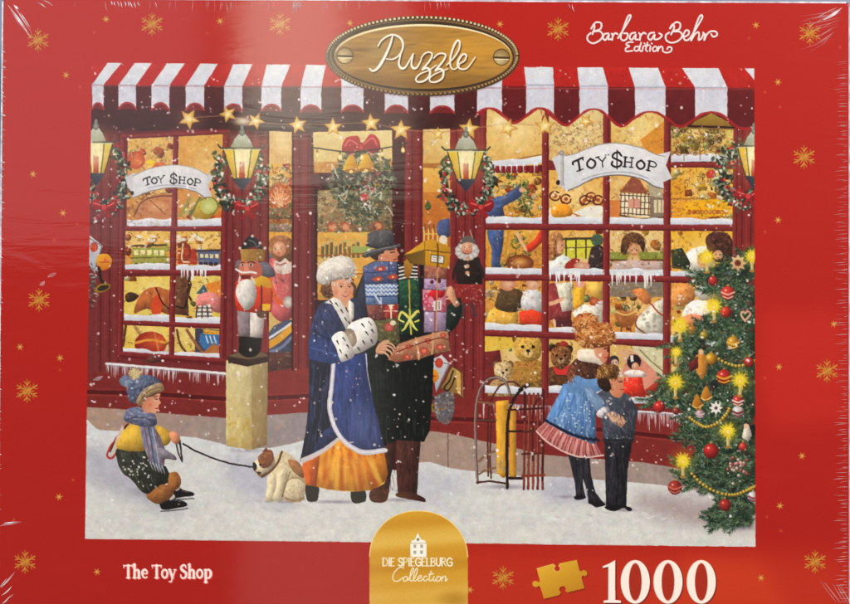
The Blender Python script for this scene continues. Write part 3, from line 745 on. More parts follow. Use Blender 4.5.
with clip(Q('610 230 664 230 664 276 610 275')):
    P(box(609, 252, 664, 260), '#8f9a44'); L(Q('609 260 664 260'), 1.4, '#5a3a24'); dabs(box(610, 230, 626, 244), 16, (3, 7), ['#d88a4c', '#c86a48', '#e8c890'])
    fill(Q('621 252 622 240 630 233 641 235 645 244 643 252 638 242 630 244 626 252'), '#4a3424', 30, (3, 7), ['#6a4c34', '#2f2018', '#8a6444'], sm=1); E(634, 262, 7, 9, '#ecd8a4', c2='#d0aa68'); E(634, 249, 5.4, 7, '#ecc4a0', c2='#cc9068'); hair(Q('623 254 622 241 629 233 640 234 645 243 643 252 639 245 634 243 629 245 627 252'), '#5a3e28', ['#8a6440', '#3a2618', '#a87c50', '#6c4a30'], 50, r=(1, 2.6), w=.9); E(632, 250, .7, .6, '#241814'); E(636.6, 250, .7, .6, '#241814'); L(Q('633 254 636 254'), .7, '#a84840'); fill(Q('612 262 630 260 664 262 664 276 612 274'), '#b8a49c', 26, (4, 10), ['#d8c4b4', '#8f8a9a', '#a86a5c', '#e8e0d8', '#6f86a8'], ang=10)
    dabs(box(655, 240, 664, 258), 20, (3, 7), ['#3a3c34', '#2a4030', '#e8e4dc'])
with clip(Q('671 231 733 231 733 278 671 277')):
    fill(Q('682 262 690 250 704 246 716 250 712 266 690 270'), '#f0ece0', 16, (4, 9), ['#ffffff', '#d8d4cc'], sm=1); dabs(box(671, 234, 686, 248), 16, (4, 7), ['#f0f0f0', '#2c2c2c', '#c8c0b0'])
    fill(Q('671 250 682 248 690 262 690 270 672 268'), '#34402c', 20, (3, 7), ['#4a5c3c', '#20281c', '#6a5a3c'])
    fill(Q('708 250 706 238 714 232 726 233 732 240 733 256 724 262 712 260'), '#4a2c24', 34, (3, 8), ['#6a4434', '#2c1a18', '#8a5c44'], sm=1); hair(Q('708 250 706 238 714 232 726 233 732 240 733 254 724 250 714 252'), '#4a2c24', ['#7a5040', '#241410', '#94664e', '#5c382c'], 56, r=(1, 2.6), w=.9); E(718, 255, 5, 5, '#e8c0a8', c2='#c89078'); E(716, 254.4, .7, .6, '#241814'); E(720, 254.4, .7, .6, '#241814'); L(Q('717 257.6 719.4 257.6'), .7, '#a84840'); E(703, 261, 5.4, 6.4, '#f0cca8', c2='#d89c74'); E(701, 260, .7, .7, '#34241c'); E(705, 260, .7, .7, '#34241c'); L(Q('701.6 264 704.6 264'), .7, '#a84840'); hair(Q('697 259 700 253 707 254 709 260 705 257 700 257'), '#c8a060', ['#e8c88c', '#a87c40'], 16, r=(.8, 1.6), w=.8)
    L(Q('671 266 690 270 720 270'), 1, '#7a5a34')
for (x0, x1), y, n in zip(cols, (268, 268, 268.5, 270), (0, 12, 14, 0)): snowsill(x0, y, x1, y + .5, 6.5, n, 13)
# row three: dolls
for q in ['484 281 542 281 542 331 484 326', '549 281 603 281 603 334 549 331', '610 281 664 281 664 339 610 334', '671 283 734 283 734 345 671 342']:
    pane(Q(q), '#e0a848', '#d8984a', 24, 0)
with clip(Q('484 281 542 281 542 331 484 326')):
    dabs(box(484, 281, 530, 296), 60, (2, 6), ['#c8742c', '#7a2a20', '#f0cc70', '#a84428', '#e8a040'])
    dabs(box(486, 290, 496, 320), 30, (2, 6), ['#e8b83c', '#4a3a1c', '#c8922c'])
    fill(Q('485 326 488 312 496 306 508 308 518 310 518 328'), '#e0b450', 30, (4, 12), ['#f2d484', '#c8923c', '#f0c468'], ang=95)
    fill(Q('496 308 499 292 506 288 520 290 524 300 516 312'), '#5a4a30', 24, (3, 9), ['#3c3020', '#7a6440'], sm=1); E(508, 284, 8, 7, '#e8c0a0', c2='#c88a68')
    fill(Q('521 306 524 292 534 288 542 296 543 312 530 312'), '#d0d0d0', 20, (4, 8), ['#eeeeee', '#a8a8b0'], sm=1); fill(Q('519 312 532 309 543 314 543 326 520 324'), '#dc4a2c', 14, (4, 8), ['#ec6a44', '#b8341c']); E(533, 284, 7, 6, '#f0ccb0', c2='#d09a78')
with clip(Q('549 281 603 281 603 334 549 331')):
    fill(Q('549 284 556 282 572 308 571 320 549 320'), '#8f3c40', 26, (4, 11), ['#a8545a', '#6f282e', '#b86a68'], ang=90); fill(Q('556 283 571 283 573 310 562 312'), '#d6d2c0', 18, (4, 10), ['#f0ece0', '#a8b0a0'], ang=80); L(Q('549 304 556 302 562 299'), 4, '#e8b490'); L(Q('554 320 556 328'), 2.4, '#e8c8b0'); P(box(556, 320, 572, 327), '#5a2c34')
    fill(Q('574 290 580 282 586 284 584 306 574 312'), '#e8b43c', 12, (4, 8), ['#f4d070', '#c88a24']); fill(Q('572 312 584 304 592 306 603 300 603 332 580 330'), '#e0dcd0', 26, (4, 9), ['#f4f0e8', '#c0b8a8', '#a8a098']); E(594, 301, 5, 5, '#d88a5c', c2='#a84c30'); fill(Q('585 282 603 282 603 300 590 296'), '#e8be60', 10, (3, 7), ['#f6dc98', '#d09440']); E(580, 283, 5, 5, '#e8a890')
with clip(Q('610 281 664 281 664 339 610 334')):
    P(box(609, 281, 664, 297), '#8f8470'); dabs(box(610, 281, 664, 297), 30, (4, 12), ['#b8b098', '#5a5a58', '#d8ccb0', '#6a7a8a'], ang=0)
    fill(Q('632 291 640 288 648 292 651 302 645 304 638 298'), '#d88a50', 10, (4, 8), ['#e8a870', '#b8683a'], sm=1)
    fill(Q('636 334 637 320 645 310 652 304 660 300 664 300 664 336 645 334'), '#d8d4c4', 24, (4, 10), ['#eeeae0', '#b4b4a4', '#c8c4b0'], sm=1)
    for _ in range(16): E(rng.uniform(642, 662), rng.uniform(310, 330), 2, 1.6, '#a8aca0', a=.7)
    L(Q('650 303 658 312 664 316'), 1.4, '#a84830'); L(Q('637 316 636 326 646 334'), 1.6, '#8a5a48')
    P(Q('616 312 636 312 632 326 620 326'), '#c8884c', 1, '#8f5428'); L(Q('616 312 626 315 637 311'), 1.6, '#e8c078'); L(Q('622 326 621 332'), 1.6, '#8f5a30'); L(Q('630 326 631 332'), 1.6, '#8f5a30'); nut_green(Q('622 302 640 300 640 310 624 311'), 30, (3, 6), ('#6a6a50', '#8f9068', '#4a5040', '#a8a480')); dabs(box(611, 298, 622, 312), 20, (3, 6), ['#d8b080', '#a8784c', '#e8dcc0'])
with clip(Q('671 283 734 283 734 345 671 342')):
    fill(Q('672 290 680 284 692 286 694 300 680 306 672 302'), '#dc9a58', 30, (3, 7), ['#eebc80', '#b86c38', '#f2d8a8', '#a8502c'], sm=1); fill(Q('682 318 688 304 698 300 712 304 716 320 700 326'), '#eee8dc', 30, (4, 9), ['#ffffff', '#d0c8bc', '#b8b4b0'], sm=1); fill(Q('695 288 704 284 712 288 712 298 700 300'), '#c0bcb4', 20, (3, 7), ['#e0e0dc', '#8f8c88'], sm=1)
    fill(Q('678 322 690 314 706 318 702 328 684 328'), '#e08c70', 16, (4, 8), ['#f0a890', '#c86a50'], sm=1); fill(Q('671 326 700 326 710 336 690 342 671 340'), '#d8b078', 20, (4, 8), ['#e8d0a0', '#a8784c', '#c85c44']); E(722, 292, 7, 8, '#f0c8a8', c2='#d09070'); P(Q('712 312 730 308 734 330 716 328'), '#e8c4a8')
for (x0, x1), y, y2 in zip(cols, (323, 327, 331.5, 336), (325, 328, 333, 340)): snowsill(x0, y, x1, y2, 7)
# row four: bears and puppets
for q in ['484 336 542 338 542 392 484 390', '549 339 603 341 603 393 549 392', '610 344 664 346 664 402 610 398', '671 348 690 350 690 402 671 402']:
    pane(Q(q), '#e2c070', '#c8a070', 8, 0)
with clip(Q('484 336 542 338 542 392 484 390')):
    P(Q('484 336 514 336 514 348 484 352'), '#e2c050'); dabs(box(484, 336, 500, 350), 14, (4, 9), ['#f0dc80', '#c89a34'], ang=90); fill(Q('484 352 500 350 506 392 484 392'), '#6f2a28', 20, (4, 9), ['#8f3c38', '#4a2028', '#2c2c3c'])
def bear(x, y, k, c, dk, lt, fx=None):
    fill(Q('-18 38 -20 22 -14 12 0 10 16 12 20 24 18 38', x, y, k), c, 110, (3, 8), [lt, dk, c], sm=1, asp=3)
    for e in (-1, 1): E(x + e * 10 * k, y - 11 * k, 5 * k, 5 * k, c, c2=dk)
    fill(Q('-13 -4 -10 -12 0 -15 10 -12 13 -3 10 8 0 11 -10 8', x, y, k), lt, 60, (2, 6), [lt, c, mix(lt, '#fff0c0', .3)], sm=1, asp=3)
    fur(Q('-18 38 -20 22 -14 12 0 10 16 12 20 24 18 38', x, y, k), int(150 * k), [lt, dk, c, mix(lt, '#fff0c0', .3)], (1.5, 3)); fur(Q('-13 -4 -10 -12 0 -15 10 -12 13 -3 10 8 0 11 -10 8', x, y, k), int(120 * k), [lt, c, mix(lt, '#fff0c0', .35), dk], (1.2, 2.6), w=.8)
    with keep():
        E(x, y + 3 * k, 5.5 * k, 4.6 * k, mix(lt, '#fff4d8', .4), soft=.4); E(x, y + 1 * k, 2 * k, 1.5 * k, '#1c1210'); L([(x, y + 2 * k), (x, y + 5 * k)], .8 * k, '#3a2014')
        for e in (-1, 1): E(x + e * 5 * k, y - 3 * k, 1.5 * k, 1.5 * k, '#1c1210')
with clip(Q('484 336 542 338 542 400 484 396')):
    bear(528, 350, 1.05, '#a8803c', '#6a4a20', '#cfa84e')
    L(Q('528 372 512 374 502 368'), 10, '#b88c44'); dabs(Q('500 362 530 368 530 378 502 376'), 40, (3, 7), ['#cfa650', '#8f6a30', '#dcb868']); dabs(Q('518 362 540 362 534 368 522 368'), 14, (3, 5), ['#a83028', '#c84c3c'])
    bear(503, 372, .7, '#a88a5c', '#6f5530', '#d0b888'); dabs(box(500, 380, 542, 392), 50, (3, 9), ['#4a4028', '#7a6438', '#2c2418', '#a88c50'])
with clip(Q('549 339 603 341 603 393 549 392')):
    bear(561, 358, .8, '#5c3c24', '#2f1e14', '#8f6238'); P(Q('554 366 561 370 569 365 567 374 556 374'), '#d8403c', 1); fill(Q('570 364 580 360 586 372 582 392 572 390'), '#b8684c', 16, (3, 8), ['#d88a68', '#8f4a34', '#e83c34'])
with clip(Q('610 344 664 346 664 404 610 400')):
    P(Q('618 350 660 350 664 396 640 398'), '#dcb48c'); P(Q('622 372 640 352 652 362 660 384 640 392'), '#e09a84', 1, a=.9); P(Q('632 345 664 350 664 376 650 366'), '#d8d4b0', 1); L(Q('640 350 652 362 664 372'), 1.4, '#9a8a6a')
    fill(Q('650 396 640 394 660 378 668 372 668 384'), '#a84030', 10, (4, 9), ['#c86040', '#7a2c20'])
    E(634, 362, 7, 7.5, '#2a2224'); P(Q('630 356 633 355 634 361 631 362'), '#f0ece8'); face(635.5, 367, 4.6, -.2); fill(Q('624 374 630 370 642 371 646 376 636 378'), '#e6dcd8', 20, (2, 5), ['#ffffff', '#c8b4b4', '#a88a8a'], sm=1)
    fill(Q('624 378 642 377 646 398 622 396'), '#d83c28', 40, (2, 7), ['#f06a44', '#b02a1c', '#f0b8a0', '#e85030'])
    E(614, 361, 5, 5.6, '#34303a'); E(614.6, 363, 3.6, 4, '#f0d8cc', c2='#d0a494'); E(613.4, 362.4, .6, .6, '#241814'); E(616, 362.4, .6, .6, '#241814'); P(Q('611 368 620 368 622 378 611 376'), '#e6dcd8', 1)
for (x0, x1), y, y2 in zip(cols[:3], (386, 386, 396), (388, 387, 397)): snowsill(x0, y, x1, y2, 7)
for q, n, a in [('485 110 543 108 543 156 485 162', 30, 0.11), ('549 120 604 118 604 160 549 160', 240, 0.28), ('611 110 664 110 664 150 611 146', 90, 0.2), ('671 127 733 129 733 155 671 156', 300, 0.4), ('485 174 542 174 542 216 485 217', 80, 0.22), ('549 176 603 176 603 216 549 217', 65, 0.22), ('610 174 664 174 664 217 610 217', 45, 0.17), ('671 167 733 167 733 217 671 217', 260, 0.34),
        ('485 230 542 230 542 267 485 267', 70, 0.22), ('549 230 603 230 603 267 549 267', 80, 0.21), ('610 230 664 230 664 267 610 267', 100, 0.22), ('671 231 733 231 733 268 671 268', 80, 0.22), ('485 281 542 281 542 323 485 322', 85, 0.22), ('549 281 603 281 603 326 549 326', 60, 0.19), ('610 281 664 281 664 331 610 330', 85, 0.22), ('671 283 734 283 734 336 671 334', 110, 0.22), ('485 337 542 338 542 385 485 384', 60, 0.19), ('549 340 603 342 603 386 549 386', 45, 0.19), ('610 345 664 347 664 395 610 394', 40, 0.17)]:
    busy(Q(q), n, a)
for p, q, w in [((545.3, 118), (545, 398), 6.6), ((606.3, 110), (606, 402), 6.4), ((667.3, 112), (666, 404), 6.6), ((484, 226.5), (733, 228), 6.4), ((484, 277), (733, 280), 6.2), ((484, 333), (610, 337), 6.4), ((606, 341), (671, 345.5), 6), ((484, 110), (482, 400), 5), ((736, 112), (734, 350), 5), ((670, 165), (733, 165), 5)]:
    frame_bar(p, q, w)
for x0, x1, y in ((550, 580, 274), (612, 655, 275)):
    for _ in range(16): x = rng.uniform(x0, x1); L([(x, y - 2), (x, y + rng.uniform(4, 13))], 2.4, '#eceef2', .6, sm=0)
P(Q('484 396 560 398 612 402 690 408 690 414 606 408 484 403'), '#85302e')

# ---- awning
part('awning', label='red and white striped scalloped awning')
AW = cur[0]
WH = [  # white stripes: top left, top right, fold left, fold right, y top, y fold, arch top, corner
 (108, 122.5, 92, 103.6, 62, 84.6, 103, 109), (135, 152.4, 118.4, 136, 62.5, 85, 102.6, 109), (167, 185, 151.4, 169.4, 63, 85.2, 103, 110),
 (200.4, 218, 185.6, 204.2, 63.5, 85.6, 103.5, 110), (233.4, 252.4, 224, 242.4, 64, 86.2, 104, 111), (266.6, 290.4, 261.4, 281.4, 64.3, 86.5, 104.4, 111),
 (306, 326, 300.6, 321.4, 64.6, 86.8, 105, 112), (342, 364, 341.4, 363.4, 65, 87, 105.3, 112), (386, 409, 384.6, 408, 65.4, 87.2, 105.4, 113),
 (430, 455, 430, 454.4, 65.8, 87.4, 106, 113), (478, 503, 477, 502, 66.4, 87.6, 108, 113), (524, 553, 526, 554, 67, 85, 108, 115),
 (577, 603, 579.4, 608, 67.3, 86, 109, 116), (628.6, 658, 635, 665.6, 67.6, 87, 111.6, 117), (682, 718.4, 695, 727.4, 68, 87.5, 112, 118)]
top = [(85, 60), (760, 66)]
P(Q('85 60 760 66 760 90 600 88 300 88 85 86'), '#c8281f', c2='#b8241d', ang=90)
with keep(): dabs(Q('85 60 760 66 760 88 85 86'), 260, (8, 22), ['#d8382c', '#a81e1a', '#c42a22'], ang=100, asp=5, a=.35)
# hanging valance with its scallops
P(Q('85 85 480 87 480 128 300 132 85 124'), '#5e2124', c2='#42201f', ang=90)
out = [(477, 86), (760, 88), (760, 128)]
wave = [(760, 128), (740, 128), (727.4, 119), (711, 111), (695, 119), (680, 126.5), (666, 117.5), (650, 110.5), (635, 117.5), (621, 126), (608, 116), (593.6, 108), (579.4, 115.5), (566, 125), (554, 117.5), (540, 107.5), (526, 116), (514, 123), (502, 114.5), (489, 107.5), (477, 115)]
P(out[:2] + smooth(wave, False).tolist(), '#741e22', c2='#641a1e', ang=90)
with keep(): dabs(Q('85 88 760 90 760 112 85 110'), 300, (6, 16), ['#7a2226', '#451618', '#6c1c20'], ang=90, asp=4, a=.35)
L(wave, 2.8, '#a5242a')
P(Q('727.4 121 711 113 695 121 690 126 733 128'), '#b09440', c2='#8f7030'); L(Q('688 126 734 127.5'), 2, '#3a2018', sm=0)
for i, (a, b, c, d, yt, yf, ya, yc) in enumerate(WH):
    P([(a, yt), (b, yt), (d, yf), (c, yf)], '#e3e5ec', c2='#dadfea')
    m = (c + d) / 2; h = (d - c) / 2
    arch = smooth([(d, yc), (d - h * .45, yc - (yc - ya) * .75), (m, ya), (c + h * .45, yc - (yc - ya) * .75), (c, yc)], False)
    P([(c, yf), (d, yf)] + arch.tolist(), '#d3d6e4', c2='#dcdde6')
    with keep():
        dabs([(c, yf), (d, yf), (d, yc - 4), (c, yc - 4)], 26, (5, 12), ['#c5c9dc', '#e6e6ee', '#d2cfdf'], ang=90, asp=3, a=.5, j=.015)
        L([(c, yf), (d, yf)], 1.2, '#a8aabc', sm=0, a=.8)
    if i < 10: 
        fillp = arch.tolist()
        P(fillp, '#7e2428'); L(arch, 1.6, '#9c2c30')
    L(arch, 1.7, '#b0403f')
P(Q('744.4 68 756 68 756 82'), '#e3e5ec')
with clip(Q('85 82 760 84 760 90 85 90')): L(Q('85 85.5 300 87 480 88 600 88.5 760 89'), 1, '#e07a66', a=.35)

# ---- stars of the garland
def lstar(x, y, r, rot=-90, glow=1):
    part('garland_star')
    r *= .93; star(x, y, r, '#c08c3c', 5, .46, rot); star(x - .3, y - .3, r * .86, '#dcb45c', 5, .45, rot); star(x - .4, y - .4, r * .6, '#ecd080', 5, .46, rot)
    for i in range(5): t = math.radians(rot + 72 * i); L([(x, y), (x + r * .8 * math.cos(t), y + r * .8 * math.sin(t))], .7, '#f4e2a4' if i % 2 else '#b88438', .3, sm=0, a=.7)
    E(x, y, r * .4, r * .4, '#fdf2c4', soft=1)
    if glow:
        with keep(): E(x, y, r * 1.9, r * 1.6, '#f2dca0', soft=1, a=.2)
with keep(): 
    L(Q('185 118 225 116 253 122 297 124 333 124 370 123 400 129 440 132 468 129 508 124 548 126'), .8, '#b89070', a=.7)
for x, y, r, ro, g in [(189, 119, 12, -60, 1), (228, 114, 10, -110, 0), (256, 121, 10, 150, 0), (298, 125, 10.5, -100, 1), (333, 127, 10.5, -90, 1), (371, 123, 11, -95, 1), (401, 130, 12, -90, 1), (438, 134, 8, -90, 1), (469, 129, 12, -85, 1), (508, 128, 11, -70, 1), (545, 126, 12.5, -90, 1), (586, 121, 8.5, -60, 0)]:
    lstar(x, y, r, ro, g)
with keep(): E(243, 121, 15, 8, '#fff6d8', soft=1, a=.8); E(500, 122, 12, 9, '#fff6d0', soft=1, a=.7)

# ---- lamps and wreaths
def wreath(cx, cy, rx, ry, bow=None, a0=-50, a1=230, w=9, n=260):
    part('wreath')
    for _ in range(n // 2):
        t = math.radians(rng.uniform(a0, a1)); k = rng.gauss(0, w * .3)
        E(cx + (rx + k) * math.cos(t), cy + (ry + k) * math.sin(t), rng.uniform(3, 5), rng.uniform(2, 3.4), jit(rng.choice(['#28362c', '#35463a', '#1e2a26', '#44544a']), .03), rng.uniform(0, 180), soft=.5, a=.9)
    for _ in range(n):
        t = math.radians(rng.uniform(a0, a1)); k = rng.gauss(0, w * .38)
        x, y = cx + (rx + k) * math.cos(t), cy + (ry + k) * math.sin(t)
        E(x, y, rng.uniform(1.5, 3.6), rng.uniform(.9, 1.6), jit(rng.choice(['#2c3a2c', '#44563f', '#66785c', '#a8b09c', '#d6d8cc', '#1e2a24', '#8f9a86']), .05), rng.uniform(0, 180), a=.9, soft=.4)
    for _ in range(n // 7):
        t = math.radians(rng.uniform(a0, a1)); k = rng.gauss(0, w * .4)
        E(cx + (rx + k) * math.cos(t), cy + (ry + k) * math.sin(t), 1.5, 1.5, rng.choice(['#b02a2c', '#8f2226', '#e8e6e0', '#c84848']))
    if bow:
        x, y = bow
        P(Q('0 0 -8 -7 -13 -3 -10 4 -1 3 8 6 13 -1 9 -7', x, y), '#b82c2e', 1, '#7c1a1e', 80); P(Q('-1 2 -8 13 -4 12 0 5 5 13 8 10 2 2', x, y), '#a02428'); E(x, y + 1, 2.6, 2.6, '#d04a48')
        with keep(): L(Q('-10 -3 -4 -1', x, y), 1.3, '#e07068'); L(Q('10 -3 4 0', x, y), 1.3, '#e07068')
def lamp(cx, y, w=19, h=29, cut=0):
    """y = where the glass starts"""
    part('wall_lantern')
    P([(cx - w * .62, y), (cx - w * .4, y - 9), (cx - w * .12, y - 15), (cx + w * .12, y - 15), (cx + w * .4, y - 9), (cx + w * .62, y)], '#cfd6cc', c2='#8f9a90')
    E(cx, y - 16, 3, 4, '#9fa8a4', c2='#5c6460'); E(cx, y - 21, 1.6, 2.4, '#8a9490')
    P([(cx - w, y), (cx + w, y), (cx + w * .5, y + h), (cx - w * .5, y + h)], '#f3ecb0', c2='#e6d070')
    P([(cx - w, y), (cx - w * .45, y), (cx - w * .3, y + h), (cx - w * .5, y + h)], '#eac83e', c2='#c89a30'); P([(cx + w, y), (cx + w * .5, y), (cx + w * .32, y + h), (cx + w * .5, y + h)], '#e3cf62', c2='#c8a038')
    E(cx, y + h * .42, w * .4, h * .42, '#fffbe0', soft=1)
    P([(cx - 2.5, y + h * .45), (cx + 2.5, y + h * .45), (cx + 2.8, y + h), (cx - 2.8, y + h)], '#b83428', c2='#8c2420', ang=0); E(cx, y + h * .36, 1.6, 3.6, '#fff6b8', c2='#f0b848')
    for a, b in (((cx - w, y), (cx - w * .5, y + h)), ((cx + w, y), (cx + w * .5, y + h)), ((cx - w * .45, y), (cx - w * .28, y + h)), ((cx + w * .5, y), (cx + w * .3, y + h))):
        L([a, b], 1.1, '#2c2c28', sm=0)
    L([(cx - w - 5, y - 3), (cx - w - 2, y), (cx + w + 2, y), (cx + w + 5, y - 3)], 1.6, '#3c4240', sm=0); L([(cx - w, y + 1.6), (cx + w, y + 1.6)], .8, '#c8d0c4', sm=0)
    P([(cx - w * .55, y + h), (cx + w * .55, y + h), (cx + 4, y + h + 8), (cx, y + h + 13), (cx - 4, y + h + 8)], '#20263a', c2='#34405c', ang=0)
    with keep(): E(cx, y + h * .4, w * 2.2, h * 1.4, '#ffe9a0', soft=1, a=.3); E(cx, y + h * .4, w * .8, h * .7, '#fffbe4', soft=1, a=.5)
wreath(106, 178, 18, 30, (104, 206), -70, 200, 9, 240)
wreath(240, 178, 23, 27, (247, 207))
wreath(467, 180, 23, 30, (481, 206))
wreath(741, 176, 20, 26, (748, 195), 20, 300, 12, 260)
lamp(96, 142, 17, 31); lamp(242, 148, 19, 30); lamp(466, 150, 19, 29); lamp(754, 146, 17, 30)

# ---- ribbon signs
def bentlet(ch, x, y, h, rot, col='#262424', w=1.5):
    G = {'T': ['.02 -.62 .06 -.8 .5 -.84 1 -.9', '.55 -.85 .5 -.3 .45 0', '.2 0 .75 -.02', '.96 -.9 .98 -.7'], 'O': ['.45 -.75 .12 -.5 .12 -.2 .45 0 .78 -.2 .78 -.5 .45 -.75'],
         'Y': ['.05 -.8 .45 -.4', '.9 -.85 .45 -.4 .42 0', '-.08 -.78 .2 -.82', '.75 -.85 1.02 -.85'], 'S': ['.8 -.75 .55 -1 .2 -.9 .1 -.65 .45 -.48 .8 -.3 .7 -.02 .3 .05 .02 -.12 .08 -.32', '.45 -1.15 .45 .2'],
         'H': ['.12 -.82 .12 0', '.75 -.82 .75 0', '.12 -.42 .75 -.42', '-.04 -.82 .28 -.82', '-.04 0 .28 0', '.58 -.82 .9 -.82', '.58 0 .9 0'], 'P': ['.15 -.82 .15 0', '-.02 0 .34 0', '.0 -.8 .5 -.84 .82 -.65 .7 -.42 .15 -.4']}
    c, s = math.cos(math.radians(rot)), math.sin(math.radians(rot))
    for i, g in enumerate(G[ch]):
        p = [(x + (u * c - v * s) * h * .9, y + (u * s + v * c) * h) for u, v in Q(g)]
        thick = (ch in 'THP' and i == 0) or (ch == 'T' and i == 1) or (ch == 'O') or (ch == 'S' and i == 0)
        L(p, w * (1.15 if thick else .7), col, sm=len(p) > 2)
part('ribbon_sign', label='smaller white ribbon sign reading TOY SHOP')
P(Q('124.6 177 136 173 140 190 133 198 131 192 128 188'), '#d2d3d8'); P(Q('200 172 213.5 176 208 185 212 197 204 197 198 186'), '#d2d3d8')
P(Q('133 176 146 170 158 166.5 172 165 186 166 198 169.5 208 176 205 197.5 196 192 184 188.5 172 187.5 160 189 148 192 132.5 198'), '#e9e9eb', c2='#d8d9df')
L(Q('132.5 198 148 192 160 189 172 187.5 184 188.5 196 192 205 197.5'), 1, '#8f8a88'); L(Q('133 176 146 170 158 166.5 172 165 186 166 198 169.5 208 176'), .8, '#b0aca8'); L(Q('148 188 160 185.5 172 185 184 186 196 189'), .7, '#9aa0b0')
for ch, x, y, r in (('T', 143.5, 186, -14), ('O', 150.5, 184.5, -9), ('Y', 157, 183.6, -6), ('S', 169, 183.3, 0), ('H', 177.6, 183.6, 4), ('O', 185.6, 184.4, 8), ('P', 192.6, 185.6, 11)):
    bentlet(ch, x + 1, y - .4, 8.2 if ch != 'S' else 9.2, r, w=1.15)
E(132, 193, 1.6, 2, '#2c2420')
part('ribbon_sign', label='larger white ribbon sign reading TOY SHOP')
P(Q('552 158 561 154 566 182 567 191 560 186 556 184 558 176'), '#d4d5da'); P(Q('648 157 671 151 666 165 672 178 660 184 652 172'), '#d9dade')
P(Q('561 156 574 154 586 149 600 144.5 614 143 630 145 644 149 656 154.5 665 156.5 662 172 664 189 654 186 644 180 632 176.5 618 175 602 176.5 588 181 576 187.5 567 191 564 182'), '#ececee', c2='#d6d8de')
L(Q('567 191 576 187.5 588 181 602 176.5 618 175 632 176.5 644 180 654 186 664 189'), 1.2, '#77706c'); L(Q('561 156 574 154 586 149 600 144.5 614 143 630 145 644 149 656 154.5 665 156.5'), .9, '#a39e9a'); L(Q('582 180 596 175 614 172 632 173 648 178'), .8, '#9aa0b2')
P(box(559, 152, 564, 186), '#dfe0e2', c2='#a8a8a8', ang=0); E(561.5, 153, 2.8, 2.4, '#c8c8c4', c2='#8f8f8c'); E(558, 182.5, 2, 2.6, '#2a221e')
for ch, x, y, r, h in (('T', 573.5, 172.5, -17, 15), ('O', 585.5, 169.5, -10, 15), ('Y', 596.5, 168, -7, 15.5), ('S', 610, 166.6, 0, 16.5), ('H', 622, 167, 5, 14), ('O', 634, 168.6, 9, 14), ('P', 645, 170.5, 12, 14)):
    bentlet(ch, x + 1.4, y - .5, h * .84, r, w=1.7)

# ---- toys hung on the pilasters
def hung_toys(ox, oy, m=1):
    part('hung_toy_card'); P(Q('-9 -14 6 -2 -1 14 -2 26 -8 16 -12 4' if m else '-8 -8 4 -13 12 -4 -2 25 -4 8', ox, oy), '#d8d8dc', c2='#a8b0ba'); L(Q('-8 -10 5 -2 -2 22' if m else '-7 -7 11 -4 -2 24', ox, oy), 1, '#7a7a80', sm=0); E(ox - 3 + (4 - 4 * m), oy - 1 - 4 * (1 - m), 4, 5, '#d85c40', c2='#b84030'); dabs(Q('-7 -6 2 -2 -2 10 -6 8', ox, oy), 8, (3, 5), ['#e8b8a0', '#c84c38', '#d8d0c8'])
    part('hung_toy_bell'); P(Q('-1 14 2 7 10 6 15 12 12 20 4 22' if m else '-13 9 -10 2 -2 2 1 9 -4 15 -11 17', ox, oy), '#f2b82a', 1, '#d07a22', 70)
    with keep(): L(Q('3 14 12 14' if m else '-10 9 -2 8', ox, oy), 1, '#a85418'); star(ox + (8 if m else -5), oy + (12 if m else 8), 2.5, '#e85c2c')
    part('hung_toy_trumpet'); L(Q('2 20 4 32 9 36' if m else '-6 14 -8 26 -2 32', ox, oy), 3, '#2c2622'); E(ox + (5 if m else -1), oy + (40 if m else 41), 9, 4.4, '#d8b450', -18 if m else 22, c2='#8f6c28'); E(ox + (6 if m else 0), oy + (40 if m else 41), 6, 2.6, '#3c3024', -18 if m else 22)
hung_toys(97, 248); hung_toys(438, 368, 0)
part('pilaster_garland'); nut_green(Q('88 262 96 266 98 300 90 312 86 300'), 60, (3, 7), ('#3c4440', '#6a706c', '#c8ccc8', '#54504c', '#8f948c')); dabs(Q('88 210 100 214 104 224 92 226'), 14, (3, 6), ['#c8ccd8', '#6a7288', '#3c4458', '#e8e8ec'])
part('hung_toy_card'); P(Q('452 366 462 372 463.5 397 458 394 447 392 440 389 446 380'), '#b89a58', c2='#8a6c38'); P(Q('456 370 462 373 463 398 457 392'), '#d8b068'); L(Q('452 366 440 388 462 398 461 372 452 366'), 1.2, '#5c4828', sm=0); L(Q('453 371 450 380 444 388 449 390 455 378'), 1.5, '#2c241c')
part('pilaster_garland'); fill(Q('436 396 452 392 454 410 448 424 438 420 434 408'), '#6a6a70', 70, (3, 7), ['#8f96a0', '#4c4a4c', '#c8ccd4', '#5c6a54', '#a8704c', '#d8b060', '#8a5a7a'], sm=1, sh=0)
dabs(Q('434 396 454 392 456 412 448 426 436 422 432 408'), 120, (2, 5), ['#c8ccd4', '#4c4a4c', '#8f4a44', '#d8b060', '#5c7a54', '#7a6a8a', '#e8e4dc', '#2c2a30'], a=.8)
part('harlequin_puppet', label='black and white harlequin puppet with a pale ruff')
for q in ['464 232 462 244', '470 230 474 242', '456 285 452 300', '478 285 482 296']: L(Q(q), .8, '#c8b8a8')
fill(Q('458 258 468 254 479 258 482 276 480 286 460 286 456 274'), '#2c221e', 24, (3, 7), ['#443630', '#1c1614', '#5c4c44'], sm=1)
L(Q('459 262 454 272 453 279'), 4, '#34282a', 2.6); L(Q('478 262 482 270 483 277'), 4, '#34282a', 2.6)
fill(Q('455 284 482 284 484 298 476 306 462 306 454 298'), '#8f3030', 40, (2, 6), ['#b84844', '#6a2024', '#c8a090', '#d8605c'], sm=0, sh=.1)
